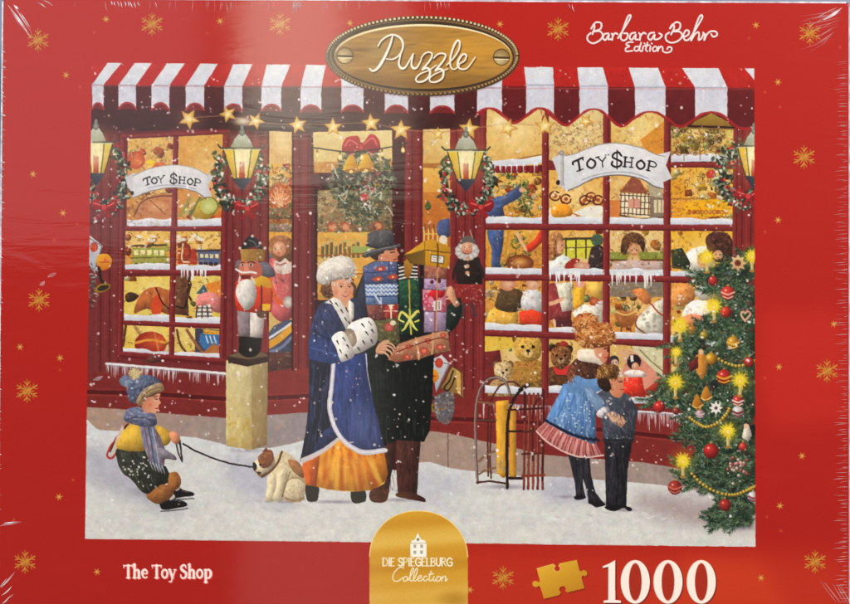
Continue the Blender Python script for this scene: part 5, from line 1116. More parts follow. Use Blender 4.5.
# ermine collar and muff
ERM = ['#f4f2ee', '#d4d0ca', '#e8e4de']
def ticks(pts):
    for x, y, a in pts: L([(x, y), (x + 4 * math.cos(a), y + 4 * math.sin(a))], 1.5, '#2c2826', .5, sm=0)
fill(Q('324 303 334 297 340 300 350 315 354 326 346 330 340 318 332 304'), '#e4e0da', 40, (3, 8), ERM, sm=0, ang=60); fill(Q('349 299 354 304 354 318 351 322 348 310'), '#dcd8d0', 14, (3, 6), ERM)
ticks([(336, 303, 1), (341, 310, 1), (345, 318, 1.1), (346, 308, 1.2), (349, 322, 1.3), (330, 301, .8)])
fill(Q('346 334 350 324 360 319 369 317.5 375 323 377.5 334 376 343 368 349 356 354 348 350'), '#e6e3de', 80, (3, 9), ERM, sm=1, ang=60)
E(350, 338, 6.5, 9.5, '#c8b8a4', -15, c2='#8f8070'); dabs(Q('345 332 354 330 356 344 348 346'), 14, (3, 6), ['#b8a48c', '#e0d4c4', '#9a8870'])
fill(Q('331.5 338 338 332 344 332 349 340 354 352 353 357 344 361.5 340 360 336 348'), '#ebe8e4', 50, (3, 9), ERM, sm=1, ang=60)
ticks([(337, 341, 1.1), (343, 338, .9), (340, 350, 1.1), (346, 355, 1.2), (347, 345, .9), (362, 324, .9), (369, 322, .8), (366, 332, .9), (372, 330, 1), (363, 341, 1), (371, 340, 1), (358, 348, .9)])

# ---- sled leaning on the wall
part('sled', label='wooden sled standing upright against the shop front')
k = K5
for q in ['440 580 440 300 452 210 490 140 530 115 570 110 595 130', '455 590 450 470 460 230']: L(Q(q, 400, 360, k), 1.6, '#5a2c22')
L(Q('388 615 380 480 377 360 378 260 388 190 410 130 450 95 495 90 530 115 550 175', 400, 360, k), 2.6, '#6c5a54'); L(Q('388 615 380 480 377 360 378 260 388 190 410 130 450 95 495 90 530 115 550 175', 399.4, 359.6, k), 1, '#b8aca4', a=.8)
for q in ['395 505 430 475 475 455', '395 570 430 550 475 540', '395 210 440 215 480 220']: L(Q(q, 400, 360, k), 2, '#8a6a4c')
fill(Q('478 205 542 200 542 575 515 590 484 565', 400, 360, k), '#d8a438', 30, (8, 20), ['#e8bc54', '#b8842c', '#e0b04a'], ang=90, asp=4); fill(Q('546 228 580 238 582 590 546 590', 400, 360, k), '#c8963a', 20, (8, 20), ['#d8aa50', '#a87828'], ang=90, asp=4)
dabs(Q('480 480 540 480 540 580 490 570', 400, 360, k), 14, (5, 12), ['#b8b09c', '#8f8478'], ang=85, a=.6)
L(Q('536 640 534 420 540 300 556 225 590 165 640 125', 400, 360, k), 2.8, '#2c1c1a'); L(Q('640 125 600 150', 400, 360, k), 4, '#241818'); L(Q('540 358 610 355', 400, 360, k), 2, '#2c1c1a'); L(Q('540 590 610 592', 400, 360, k), 2.6, '#2c1c1a')
for x, x2, c in ((626, 618, '#6c2c24'), (646, 640, '#7a3828'), (668, 664, '#8a4430'), (690, 688, '#6c2c24'), (714, 712, '#7c3a2a')): L([(400 + x * k, 394), (400 + (x + x2) / 2 * k, 440), (400 + x2 * k, 489)], 2.4, c); L([(400 + x * k - .6, 396), (400 + x2 * k - .6, 486)], .8, '#b8755a', a=.7)
L(Q('664 500 664 280 676 215 715 175', 400, 360, k), 2.2, '#5a2420'); L(Q('714 150 718 200 712 600', 400, 360, k), 2.2, '#4c201c'); L(Q('622 160 622 300', 400, 360, k), 2, '#4c201c')
L(Q('612 580 720 575', 400, 360, k), 2.4, '#8f4430', sm=0); L(Q('540 250 620 246 716 240', 400, 360, k), 2, '#4c201c', sm=0); L(Q('612 360 716 352', 400, 360, k), 2, '#5a2a22', sm=0); L(Q('610 470 714 466', 400, 360, k), 1.8, '#5a2a22', sm=0); L(Q('380 300 480 300', 400, 360, k), 1.6, '#6c4a3c', sm=0); L(Q('384 612 450 606 540 618', 400, 360, k), 1.8, '#4c2c24', sm=0)

# ---- girl and smaller boy at the window
part('person', label='girl in a blue dress with a pink ruffle and auburn curls')
G0 = cur[0]
t4 = lambda s: Q(s, 475, 390, k)
fill(t4('465 325 500 325 535 420 540 480 552 536 505 545 500 470'), '#2c2e36', 20, (5, 14), ['#3c3e48', '#1c1e24'], ang=80); fill(t4('500 325 572 325 580 430 602 512 646 568 640 576 600 580 566 566 560 500 530 420'), '#2a2c34', 30, (5, 14), ['#44464f', '#1a1c22', '#383a44'], ang=75)
P(t4('565 555 600 545 650 568 640 580 600 584'), '#1a181c', 1); P(t4('500 530 545 525 552 540 520 548 500 545'), '#1a181c', 1)
fill(t4('350 160 305 205 318 225 362 258 452 310 540 335 640 325 605 262 480 230'), '#c87c78', 60, (5, 12), ['#e0a09a', '#a85450', '#d88c86', '#8f3c3c'], ang=60)
RA, RB = smooth(t4('352 162 400 198 480 236 545 258 605 264'), False, 12), smooth(t4('306 206 362 260 452 312 540 336 640 326'), False, 12)
for i in range(len(RA)):
    L([RA[i], (RA[i] + RB[i]) / 2 + np.array([rng.uniform(-1, .4), 0]), RB[i]], rng.uniform(.9, 1.7), ['#e6b8b2', '#9c4a4a', '#d08a86', '#7c3436', '#dca49c'][i % 5], a=.75)
L(t4('306 206 362 260 452 312 540 336 640 326'), 1.6, '#eccac4')
fill(t4('440 -30 560 -30 602 90 606 240 600 272 480 232 348 160 380 90 410 40'), '#6490c0', 110, (6, 16), ['#80aad4', '#4a74a8', '#92b8dc', '#5682b4'], ang=100, asp=3.5)
for q in ['470 0 430 100 390 170', '500 10 470 120 450 200', '540 20 540 140 530 240', '575 60 585 160 580 250']: L(t4(q), 2, '#42689a', a=.55)
for q in ['485 0 450 110 420 180', '520 20 505 140 490 220', '560 60 560 160 560 240']: L(t4(q), 2, '#a8c8e6', a=.55)
for i in range(11): a = i / 10; x = 352 + a * 250; y = 152 + 92 * math.sin(a * 1.57); L(t4(f'{x} {y} {x + 16} {y + 9}'), 2.6, '#1c2438', sm=0)
with keep(): P(t4('505 130 560 150 556 190 500 170'), '#507cb0', 1, f=1, a=.7)
t5 = lambda s: Q(s, 520, 300, 1 / 5.03)
fill(t5('300 250 400 240 425 290 400 345 330 300 290 300'), '#e6d4c0', 16, (4, 9), ['#f4ece0', '#c8b098'], sm=1); P(t5('375 225 440 220 438 255 446 270 432 310 400 330 380 290'), '#e4ae8c', 1, '#cc8464', 0)
with keep(): E(604, 355, 3, 2.6, '#dc745c', soft=1, a=.7); L(t5('424 246 438 244'), 1.1, '#2c1c14'); L(t5('428 292 440 288'), 1.1, '#a83c34')
STOLE = t5('282 296 330 286 372 298 402 332 404 372 378 425 330 434 280 424 240 408 236 372 252 330')
fill(STOLE, '#6c4434', 40, (4, 10), ['#7a5240', '#4a2e22', '#8a5c48'], sm=1, sh=.12, c2='#38241c', gang=0)
fur(STOLE, 240, ['#8a6048', '#38241a', '#a47458', '#4c3024', '#6c4836'], (2, 5), 70, a=.6)
fill(Q('566 386 570 378 577 375.5 586 379 595 378.5 600 375.5 604 381 602 390 586 393 568 392'), '#6c98c6', 14, (4, 9), ['#8ab0d8', '#5280b0'], sm=1, sh=.1)
fill(t5('285 285 310 262 350 268 385 285 410 310 420 330 380 318 340 312 300 305'), '#e8dccc', 14, (3, 7), ['#f6f0e6', '#ccb8a4'], sm=1, sh=.2)
fur(t5('240 335 270 315 280 395 262 420 242 398'), 60, ['#a8603c', '#7c4028', '#c8845c', '#5c2c1c'], (2, 5), 80)
HAIR = ['#cf9050', '#a8642f', '#eec080', '#7a4018', '#dca460', '#5c3014', '#f2d09a']
hair(t5('265 130 270 95 300 70 350 65 385 85 400 120 392 160 350 170 300 165 275 150'), '#b87440', HAIR, 70, r=(1.4, 3.4), w=1.2, a=.85)
hair(t5('285 165 340 130 440 115 470 150 478 195 455 230 400 240 340 245 300 230 280 195'), '#b06c38', HAIR, 110, r=(1.4, 3.6), w=1.2, a=.85)
for _ in range(24):
    x, y = inside(t5('260 60 400 60 485 120 485 215 450 245 280 235')); L([(x, y), (x + rng.uniform(-3, 3), y + rng.uniform(-3, 3)), (x + rng.uniform(-5, 5), y + rng.uniform(-4, 4))], .6, rng.choice(HAIR), .3, a=.8)
part('person', label='small boy in a grey jacket and dark trousers')
fill(t4('645 245 786 250 762 400 755 592 655 585 650 400'), '#24262c', 60, (6, 18), ['#34363e', '#16181c', '#2c2e36'], ang=86, asp=4); L(t4('706 300 712 450 706 588'), 1.6, '#0e1014'); L(t4('690 300 680 420 672 560'), 2, '#44464e', a=.6); P(t4('655 580 760 582 785 598 770 606 740 590 700 606 660 598'), '#141416', 1)
fill(t4('606 20 640 0 700 -6 770 26 812 90 806 130 796 250 700 268 640 245 632 150'), '#49515e', 90, (6, 14), ['#5c6674', '#363c48', '#6c7684', '#40485a'], sm=0, ang=70); P(t4('770 60 812 90 806 135 770 150 740 120'), '#3a414e', 1, a=.7); L(t4('645 250 790 254'), 2.4, '#2c3038')
dabs(t4('690 225 790 235 780 250 690 245'), 20, (2, 4), ['#c8ccd4', '#9aa4b4', '#e8eaee'])
P(t5('445 395 480 380 512 392 522 415 518 425 526 440 518 470 496 492 455 470'), '#e2aa86', 1, '#c88060', 20)
with keep(): E(620, 389, 3, 2.6, '#dc745c', soft=1, a=.7); L(t5('498 412 514 410'), 1.1, '#2c1c14'); L(t5('508 452 522 449'), 1.1, '#a83c34'); L(t5('462 425 456 440 466 452'), 1.6, '#b87858')
hair(t5('385 360 400 330 440 318 480 325 500 350 485 395 450 400 455 440 420 450 390 410'), '#7a5630', ['#b8884c', '#5c3c1e', '#d0a464', '#3c2614', '#8f6434'], 20)
fur(t5('385 360 400 330 440 318 480 325 500 350 485 395 450 400 455 440 420 450 390 410'), 150, ['#c89858', '#5c3c1e', '#dcb070', '#33200f', '#8f6434'], (3, 6), 60)
fill(t5('390 400 440 395 458 440 440 462 400 440'), '#33241a', 14, (4, 8), ['#4c3624', '#20160e'], sm=1)
with into(G0):
    fill(t4('548 -14 590 0 640 50 668 92 630 130 600 100 570 60'), '#7c98b8', 30, (5, 10), ['#98b4d0', '#5c7ca4'], sm=1, ang=50)
    fill(t4('606 116 640 86 668 88 674 112 650 138 618 136'), '#d4ccd0', 16, (3, 7), ['#ece8ea', '#a8a0ac'], sm=1)
    fill(t4('662 118 690 108 722 124 745 140 740 165 724 184 700 172 676 150'), '#dfae8e', 8, (3, 6), ['#ecc4a8', '#b87c60'], sm=1)
    for i in range(4): L(t4(f'{700 + i * 3} {130 + i * 10} {735 + i * 4 - i * i * 3} {146 + i * 10} {752 - i * 7} {160 + i * 8}'), 1.9, '#e4b494', 1.3); L(t4(f'{700 + i * 3} {136 + i * 10} {738 - i * 2} {152 + i * 10}'), .6, '#9a6450')

folds(t4('650 262 784 262 762 400 752 575 662 570 652 400'), 90, ['#3c3e48', '#0e0f12', '#4c4e58', '#1c1d22'], (4, 12), (-3, 3), a=.5)
folds(t4('640 40 760 40 805 100 792 240 650 240 636 150'), 80, ['#64707f', '#303641', '#788494', '#3c434f'], (3, 9), (-3, 5), a=.5)
folds(t4('450 0 550 0 598 100 600 225 490 212 365 155'), 90, ['#a4c6e6', '#3e6699', '#88b0d8', '#4a74a8'], (6, 16), (-3, 2), a=.45)
folds(t4('470 330 500 330 540 430 545 530 510 535 500 470'), 24, ['#4c4e58', '#15161a'], (5, 12)); folds(t4('505 330 570 330 580 430 600 512 600 560 566 560 540 440'), 30, ['#54565f', '#15161a'], (5, 14), (0, 4))
with keep():
    for _ in range(30): x, y = inside(t4('450 0 550 0 590 100 595 230 490 215 380 160')); E(x, y, .8, .7, '#e8eef4', a=.8)

# ---- christmas tree
part('christmas_tree', label='green fir hung with candles, baubles and gold beads')
TREE = cur[0]
TP = Q('756 236 742 256 728 262 716 268 700 270 692 273 700 280 712 286 716 292 722 302 712 312 700 318 690 326 678 338 664 344 670 350 684 352 690 358 676 368 664 380 656 392 650 398 660 404 676 408 690 414 684 424 682 432 692 438 700 446 696 456 686 466 680 474 684 484 694 486 704 490 716 494 720 502 714 514 708 526 716 528 726 522 736 526 746 528 756 520')
TM = full(TP)
GR = ['#22382a', '#2f4c36', '#3c5c40', '#557452', '#1a2c22', '#486850', '#6c8a64', '#7c9684']
with clip(None, raw=np.clip(boxblur(TM, 4) * 1.7, 0, 1)):
    for _ in range(900):
        x, y = inside(TP); E(x, y, rng.uniform(5, 11), rng.uniform(4, 8), jit(rng.choice(GR[:3] + [GR[4]]), .03), rng.uniform(0, 180), soft=.7, a=.85)
def frond(x, y, ln, ang):
    c, s = math.cos(ang), math.sin(ang)
    L([(x, y), (x + c * ln * .5, y + s * ln * .5 + 1), (x + c * ln, y + s * ln)], 1.2, '#3a3424', .6)
    n = int(ln / 1.5)
    for i in range(n):
        t = (i + 1) / n; px, py = x + c * ln * t, y + s * ln * t + math.sin(t * 3.1)
        for e in (-1, 1):
            a = ang + e * rng.uniform(.5, .9); l = rng.uniform(3, 5.5) * (1.15 - t * .5)
            L([(px, py), (px + l * math.cos(a), py + l * math.sin(a))], 1, jit(rng.choice(GR), .06), .4, sm=0, a=.9)
fr = [inside(TP) for _ in range(420)]
for x, y in sorted(fr, key=lambda p: -p[1]): frond(x, y, rng.uniform(9, 17), math.radians(rng.uniform(120, 215)))
for x, y, l, a in [(716, 288, 26, 196), (704, 276, 22, 200), (700, 345, 38, 178), (694, 352, 30, 170), (690, 396, 40, 172), (690, 402, 34, 185), (704, 440, 26, 190), (706, 452, 26, 150), (714, 484, 34, 196), (724, 516, 22, 150), (726, 508, 24, 170), (740, 518, 20, 140), (690, 478, 20, 205), (716, 470, 24, 160), (700, 410, 30, 165), (684, 462, 16, 200), (752, 350, 30, 170), (752, 430, 30, 160), (750, 470, 30, 170), (748, 300, 30, 175)]:
    frond(x, y, l, math.radians(a)); frond(x, y + 3, l * .8, math.radians(a - 8))
dabs(TP, 420, (2, 5), ['#a8b8a4', '#c8d0c8', '#8fa494', '#e4e8e2', '#8a6a3c', '#b8483c'], asp=2.5, a=.6)
def beads(s):
    part('bead_garland'); 
    for x, y in smooth(Q(s), False, 7)[::2]: ball(x, y, 1.7, '#d8a03a')
beads('690 418 698 424 706 427 716 424 725 416 730 408'); beads('692 474 702 484 714 491 728 495 738 494 748 490 756 486'); beads('712 354 724 362 736 366 748 364 756 360')
def bauble(x, y, r, c, band=None):
    part('bauble'); P(Q('-1.2 -1 1.2 -1 1 -3 -1 -3', x, y - r + 1), '#b8964c'); ball(x, y, r, c)
    if band:
        with keep(): L([(x - r * .9, y - r * .1), (x, y + r * .25), (x + r * .9, y - r * .1)], r * .28, band); L([(x - r * .7, y + r * .5), (x, y + r * .75), (x + r * .7, y + r * .5)], r * .2, band)
for x, y, r, c, b in [(728, 293, 7, '#c83228', '#e8b0a0'), (726, 312, 5.5, '#c0281f', None), (733, 343, 6.5, '#c88a24', '#e8c060'), (711, 359, 6, '#d89024', None), (704, 335.5, 4.4, '#9a8a30', None), (692, 330, 4.4, '#a86a2c', '#6c7a4c'), (724, 377, 7.5, '#a82420', '#e0a838'), (749, 362, 5, '#b03028', None), (659, 407, 6, '#b82822', None), (738, 401, 6, '#b0302a', '#e8dcd4'), (738, 412, 6, '#d8ccc8', '#7a3030'), (711, 451, 7.5, '#ab2420', None), (743, 447, 4.4, '#b83c30', None), (675, 487.5, 7, '#8f2a20', '#c87060'), (725, 505, 6, '#a02a24', None), (753, 497, 5.5, '#d8d0d4', '#8f3440'), (700, 414, 4.5, '#a88c90', '#d8c8c8'), (713, 281, 5, '#a82c28', None), (676, 411, 3.6, '#8f3c34', None)]:
    bauble(x, y, r, c, b)
part('tree_ornament', label='white eight pointed star'); star(716, 408, 7.5, '#ece8e2', 8, .55); E(716, 408, 1.8, 1.8, '#6c5a50')
part('tree_ornament', label='cream daisy ornament'); star(738, 263, 9, '#e8cfa8', 8, .6, c2='#c89c74'); E(738, 263, 3.2, 3.2, '#5c2c20', c2='#8a5030')
part('tree_ornament', label='pair of gold bells')
for x, y in ((697, 402), (706, 394)): P(Q('-5 4 -3 -3 0 -8 3 -3 6 3 2 6', x, y), '#d89a38', 1, '#8f5a1c', 20); L(Q('-5 4 0 6 6 3', x, y), 1.2, '#f0cc80'); E(x + 1, y + 7, 1.4, 1.4, '#a86c20')
part('tree_ornament', label='gold angel'); fill(Q('696 356 702 350 708 362 706 374 702 380 696 372'), '#c88c3c', 20, (2, 6), ['#e8bc70', '#8f5424', '#f4e0b0']); E(701, 352, 2.6, 2.8, '#e8c098'); fill(Q('688 364 698 356 698 368 690 372'), '#6c2c28', 8, (3, 6), ['#8f443c', '#4c1c1c'])
part('tree_ornament', label='heart shaped cookie'); L(Q('745 321 741 314.5 743 311.5 745.4 313.4 748 311.2 750.4 314 745 321'), 2, '#d8b094'); 
part('tree_ornament', label='pink bead cluster')
for _ in range(34): x, y = rng.gauss(738, 5), rng.gauss(467, 6); ball(x, y, 1.7, rng.choice(['#c88a84', '#e0b0a0', '#9a4a48', '#d8988c']))
part('tree_ornament', label='small white figure'); fill(Q('744 426 749 424 752 436 748 442 742 438'), '#d8d0c4', 12, (2, 5), ['#f0ece4', '#a89c8c', '#b86050']); E(746, 426, 2.4, 2.6, '#e8c4a4')
part('tree_ornament', label='red gold trinkets'); dabs(box(742, 284, 755, 312), 40, (2, 5), ['#8f2c34', '#c8a0a4', '#b84a4c', '#5c3438', '#d8c8c8'], asp=1.3)
with into(TREE): dabs(box(732, 286, 756, 308), 30, (4, 8), ['#22382a', '#8fa49c', '#34503c'])
with into(TREE): dabs(Q('716 350 730 352 750 360 750 366 724 362'), 24, (3, 6), ['#9a3a30', '#c85a48', '#6c2c28'])
def candle(x, y, r=8):
    part('tree_candle')
    P(box(x - 1.6, y + 2, x + 1.6, y + r + 8), '#e8d8a8', c2='#b89c6c', ang=0); E(x, y + r + 8, 3, 1.4, '#a88444')
    with keep(): E(x, y, r * 2.4, r * 2.4, '#f0d838', soft=1, a=.38)
    E(x, y, r * 1.05, r * 1.05, '#efd534', soft=.7)
    for i in range(14): t = i * .449 + rng.uniform(-.1, .1); q = r * rng.uniform(.85, 1.15); L([(x, y), (x + q * math.cos(t), y + q * math.sin(t))], r * .42, '#f0d83c', r * .14, sm=0, a=.75)
    E(x, y, r * .6, r * .6, '#f8e850', soft=.5); E(x, y + 1, r * .3, r * .42, '#fff6a8', c2='#f0c030')
for x, y, r in [(707, 257, 7.5), (714, 306, 7.5), (680, 325, 8), (676, 352, 5.5), (675.5, 382, 8), (740, 380, 8), (728, 431, 8), (683, 461, 8), (752, 256, 7)]: candle(x, y, r)
# ---- falling snow over everything
cur[0] = None
for _ in range(1500):
    x, y = rng.uniform(90, 755), rng.uniform(62, 545)
    r = rng.choice([.5, .6, .7, .8, .9, 1.1, 1.4])
    if y > 470 and rng.random() < .7: continue
    E(x, y, r, r * rng.uniform(.8, 1.2), rng.choice(['#f4f2f2', '#e8dcd8', '#e6d2cc', '#ffffff']), a=rng.uniform(.45, .95))
    if r > 1 and rng.random() < .4: E(x + rng.uniform(-2, 2), y + rng.uniform(-2, 2), r * .7, r * .6, '#f0ecec', a=.8)
for _ in range(14): # small snow clusters
    x, y = rng.uniform(90, 755), rng.uniform(70, 470)
    for _ in range(4): E(x + rng.uniform(-3, 3), y + rng.uniform(-2, 2), rng.uniform(.6, 1.3), rng.uniform(.6, 1.1), '#f2efef', a=.85)

# ---- painter's hand: edges wander a little, tone breaks up
def vnoise(cell, seed):
    r = np.random.RandomState(seed); h, w = int(NY / cell) + 3, int(NX / cell) + 3
    g = r.uniform(-1, 1, (h, w)).astype(np.float32)
    yy, xx = np.arange(NY) / cell, np.arange(NX) / cell
    y, x = yy.astype(int), xx.astype(int); fy, fx = (yy - y)[:, None], (xx - x)[None]
    fy, fx = fy * fy * (3 - 2 * fy), fx * fx * (3 - 2 * fx)
    g00, g01, g10, g11 = g[y][:, x], g[y][:, x + 1], g[y + 1][:, x], g[y + 1][:, x + 1]
    return (g00 * (1 - fx) + g01 * fx) * (1 - fy) + (g10 * (1 - fx) + g11 * fx) * fy
wx = vnoise(7, 1) * .45 + vnoise(2.5, 2) * .22; wy = vnoise(7, 3) * .45 + vnoise(2.5, 4) * .22
yy, xx = np.mgrid[0:NY, 0:NX].astype(np.float32)
lock = IM.copy()
for q in (box(134, 172, 206, 190), box(570, 152, 660, 176)): lock *= 1 - .8 * full(q)
sx, sy = np.clip(xx + wx * lock, 0, NX - 1.01), np.clip(yy + wy * lock, 0, NY - 1.01)
ix, iy = sx.astype(int), sy.astype(int); fx, fy = (sx - ix)[..., None], (sy - iy)[..., None]
wcv = cv[iy, ix] * (1 - fx) * (1 - fy) + cv[iy, ix + 1] * fx * (1 - fy) + cv[iy + 1, ix] * (1 - fx) * fy + cv[iy + 1, ix + 1] * fx * fy
tone = (vnoise(3, 5) * .013 + vnoise(9, 6) * .02 + vnoise(1.6, 8) * .010)[..., None]
col = np.stack([vnoise(7, 11 + i) * .008 for i in range(3)], -1)
wcv = np.clip(wcv + (tone + col) * (.35 + wcv), 0, 1)
wcv = wcv ** np.array([1.10, 1.16, 1.16], np.float32) * np.array([.925, .915, .90], np.float32)   # the print's own muted ink range
cv[...] = cv * (1 - IM[..., None]) + wcv * IM[..., None]
CL[0] = None

# ---- wooden name plate, printed
part('title_plaque', 'lid', 'oval wooden plaque with a beaded bronze rim')
PLQ = cur[0]
E(423.5, 58, 98, 41.5, '#5a130f', a=.5, soft=.1)
E(422.5, 56, 97.5, 40.5, '#54402a', .5); E(422.5, 56, 95.5, 38.5, '#7a5c36', .5); E(422.8, 56, 92, 35.8, '#3a2818', .5)
n = 128
for i in range(n):
    t = i / n * 6.2832; x, y = 422.5 + 95 * math.cos(t), 56 + 38.4 * math.sin(t)
    E(x, y, 2.1, 2.1, '#3a2818'); E(x - .4, y - .5, 1.3, 1.3, mix('#d8bf90', '#94703f', .5 + .5 * math.sin(t)))
E(423.3, 56.2, 89.5, 32.5, '#d8b878', .5); E(423.3, 57, 89.3, 32, '#8a6230', .5)
with clip(None, raw=(lambda: (lambda m: m)(full([(423.3 + 88.6 * math.cos(a), 57 + 31.4 * math.sin(a)) for a in [i * .0628 for i in range(100)]])))()):
    P(box(330, 20, 516, 92), '#8f6a38', c2='#b88432', ang=0)
    with keep():
        dabs(box(334, 26, 512, 88), 420, (14, 46), ['#a87c3c', '#7c5828', '#c0903c', '#94682e', '#6c4c24', '#b88a44'], ang=-3, asp=9, a=.35, spread=8)
        E(470, 50, 60, 26, '#cf9430', soft=1, a=.6); E(380, 52, 24, 30, '#a8905c', soft=1, a=.35); P(box(330, 76, 516, 92), '#6a4820', f=5, a=.6)
L([(423.3 + 88.6 * math.cos(a), 56.6 + 31.6 * math.sin(a)) for a in [3.3 + i * .06 for i in range(48)]], .5, '#f4e4b8', .5, wm=2.2, a=.9)
for x, y, c in ((345, 55.5, '#b89a64'), (501.5, 57, '#a88a50')):
    part('plaque_screw', 'title_plaque'); PARTS[-1] = ('plaque_screw', PLQ, None)
    E(x, y, 8.6, 8.6, '#5a4020'); E(x, y, 7.6, 7.6, mix(c, '#fff0c8', .4), c2=mix(c, '#5c4420', .5), hl=(-.3, .4)); L([(x - 7, y + .4), (x + 7.4, y + .8)], 2.2, '#4a3418', sm=0); L([(x - 7, y + 2), (x + 7, y + 2.4)], .8, '#e8d8b0', sm=0)
part('plaque_lettering', 'title_plaque'); PARTS[-1] = ('plaque_lettering', PLQ, None)
PUZ = [('300 150 288 190 264 242 240 280 218 293 205 283', 3.0), ('240 190 258 163 296 143 330 155 344 185 332 222 302 244 274 243', 2.2), ('334 222 326 262 336 281 354 276 384 224', 2.5), ('386 222 378 262 386 281 402 277 420 244', 2.5),
       ('418 240 432 222 450 215 464 224 454 250 424 286 440 280 454 290 452 314 430 334 404 338 397 324 416 304 450 290 482 268', 2.3), ('470 240 485 225 505 220 520 229 507 255 478 290 494 284 510 294 506 322 480 338 457 337 455 321 480 303 528 284', 2.3),
       ('524 268 552 240 574 205 578 174 567 168 551 196 539 242 541 276 556 286 578 268', 2.2), ('574 264 598 250 605 229 591 224 574 246 570 272 586 286 611 278 642 236', 2.3)]
for s, w in PUZ: L([(x + 1.1, y + 1.5) for x, y in Q(s, 320, 0, 1 / 4.136)], w * .9, '#4c3014', w * .5, a=.85)
for s, w in PUZ: L(Q(s, 320, 0, 1 / 4.136), w * .55, '#efe4d2', w * .45, wm=w * 1.0)
# ---- gold arch with the house sign
part('gold_arch_label', 'lid', 'gold arched label with a white house emblem')
ARC = cur[0]
AP = Q('369.5 640 369.5 556 371 545 375 535 382 525.5 391 518 404 512.6 418 511 433 512.8 446 518.6 456 527 463 537 466.5 547 467.8 557 468 640')
AS = np.vstack([smooth(AP[1:-1], False), [AP[-1], AP[0]]])
P(AS, '#cf9a2c')
with clip(None, raw=full(AS)), keep():
    for y, c in ((516, '#c08420'), (528, '#d8aa48'), (536, '#e0b858'), (546, '#c88c24'), (560, '#b87c1c'), (576, '#cc9430'), (588, '#d8aa50'), (602, '#dcb460')):
        P([(360, y + 6), (480, y - 4), (480, y + 8), (360, y + 16)], c, f=4, a=.75)
    E(455, 600, 26, 14, '#a8741c', soft=1, a=.7)
L(smooth(AP[1:-1], False), .9, '#ecd08a', sm=0)
part('house_emblem', 'gold_arch_label'); PARTS[-1] = ('house_emblem', ARC, None)
H = Q('365 345 365 262 372 258 368 248 392 240 400 222 409 200 420 222 428 238 458 248 454 258 462 262 462 345', 350, 500, 1 / 6.04)
P(H, '#f0ece0'); L(Q('366 262 462 262', 350, 500, 1 / 6.04), .7, '#b8a478')
for x, y in ((392, 280), (432, 280), (392, 316), (432, 316)): P(Q(f'{x - 8} {y - 10} {x + 8} {y - 10} {x + 8} {y + 10} {x - 8} {y + 10}', 350, 500, 1 / 6.04), '#a8a088')
E(418, 539.6, 1.5, 1.5, '#8a7c58')
part('label_lettering', 'gold_arch_label'); PARTS[-1] = ('label_lettering', ARC, None)
CAP = {'D': ['.1 0 .1 1', '.1 1 .5 .95 .7 .5 .5 .05 .1 0'], 'I': ['.12 0 .12 1'], 'E': ['.1 0 .1 1', '.1 1 .55 1', '.1 .55 .45 .55', '.1 0 .58 0'], 'S': ['.55 .85 .35 1 .1 .85 .15 .6 .5 .4 .55 .12 .3 0 .05 .12'], 'P': ['.1 0 .1 1', '.1 1 .5 .98 .58 .72 .4 .5 .1 .48'],
       'G': ['.75 .82 .45 1 .12 .75 .1 .3 .4 0 .75 .12 .76 .45 .5 .45'], 'L': ['.1 1 .1 0', '.1 0 .55 0'], 'B': ['.1 0 .1 1', '.1 1 .5 .95 .48 .58 .1 .54', '.15 .54 .6 .4 .52 .03 .1 0'], 'U': ['.08 1 .1 .25 .35 0 .6 .2 .62 1'], 'R': ['.1 0 .1 1', '.1 1 .5 .95 .52 .6 .1 .5', '.3 .5 .65 0']}
x = 382.3
for ch in 'DIE SPIEGELBURG':
    if ch == ' ': x += 3; continue
    for i, g in enumerate(CAP[ch]): L([(x + u * 7.4, 566 - v * 7.8) for u, v in Q(g)], 1.35 if i == 0 else .85, '#f4ead0', sm=len(Q(g)) > 2)
    x += {'I': .3, 'E': .68, 'L': .62, 'S': .68, 'G': .9, 'D': .85}.get(ch, .76) * 7.0
COL = ['325 412 300 408 270 435 258 470 270 490 295 488 318 470', '335 462 322 475 326 490 340 488 348 470 336 462', '350 485 372 450 384 420 378 412 366 440 362 480 372 490 392 470 406 430 404 412 392 430 384 475 392 490 410 478',
       '410 476 430 468 428 456 414 464 410 482 422 490 442 478', '466 462 452 462 444 478 452 490 472 478', '490 430 478 475 484 490 500 478', '476 450 504 446', '508 462 502 482 510 490 520 480', '534 462 522 474 524 490 540 488 548 470 536 462', '556 464 552 490', '554 478 568 462 578 466 576 490 590 478']
for s in COL: L(Q(s, 350, 500, 1 / 6.04), 1.0, '#f0e4c4')

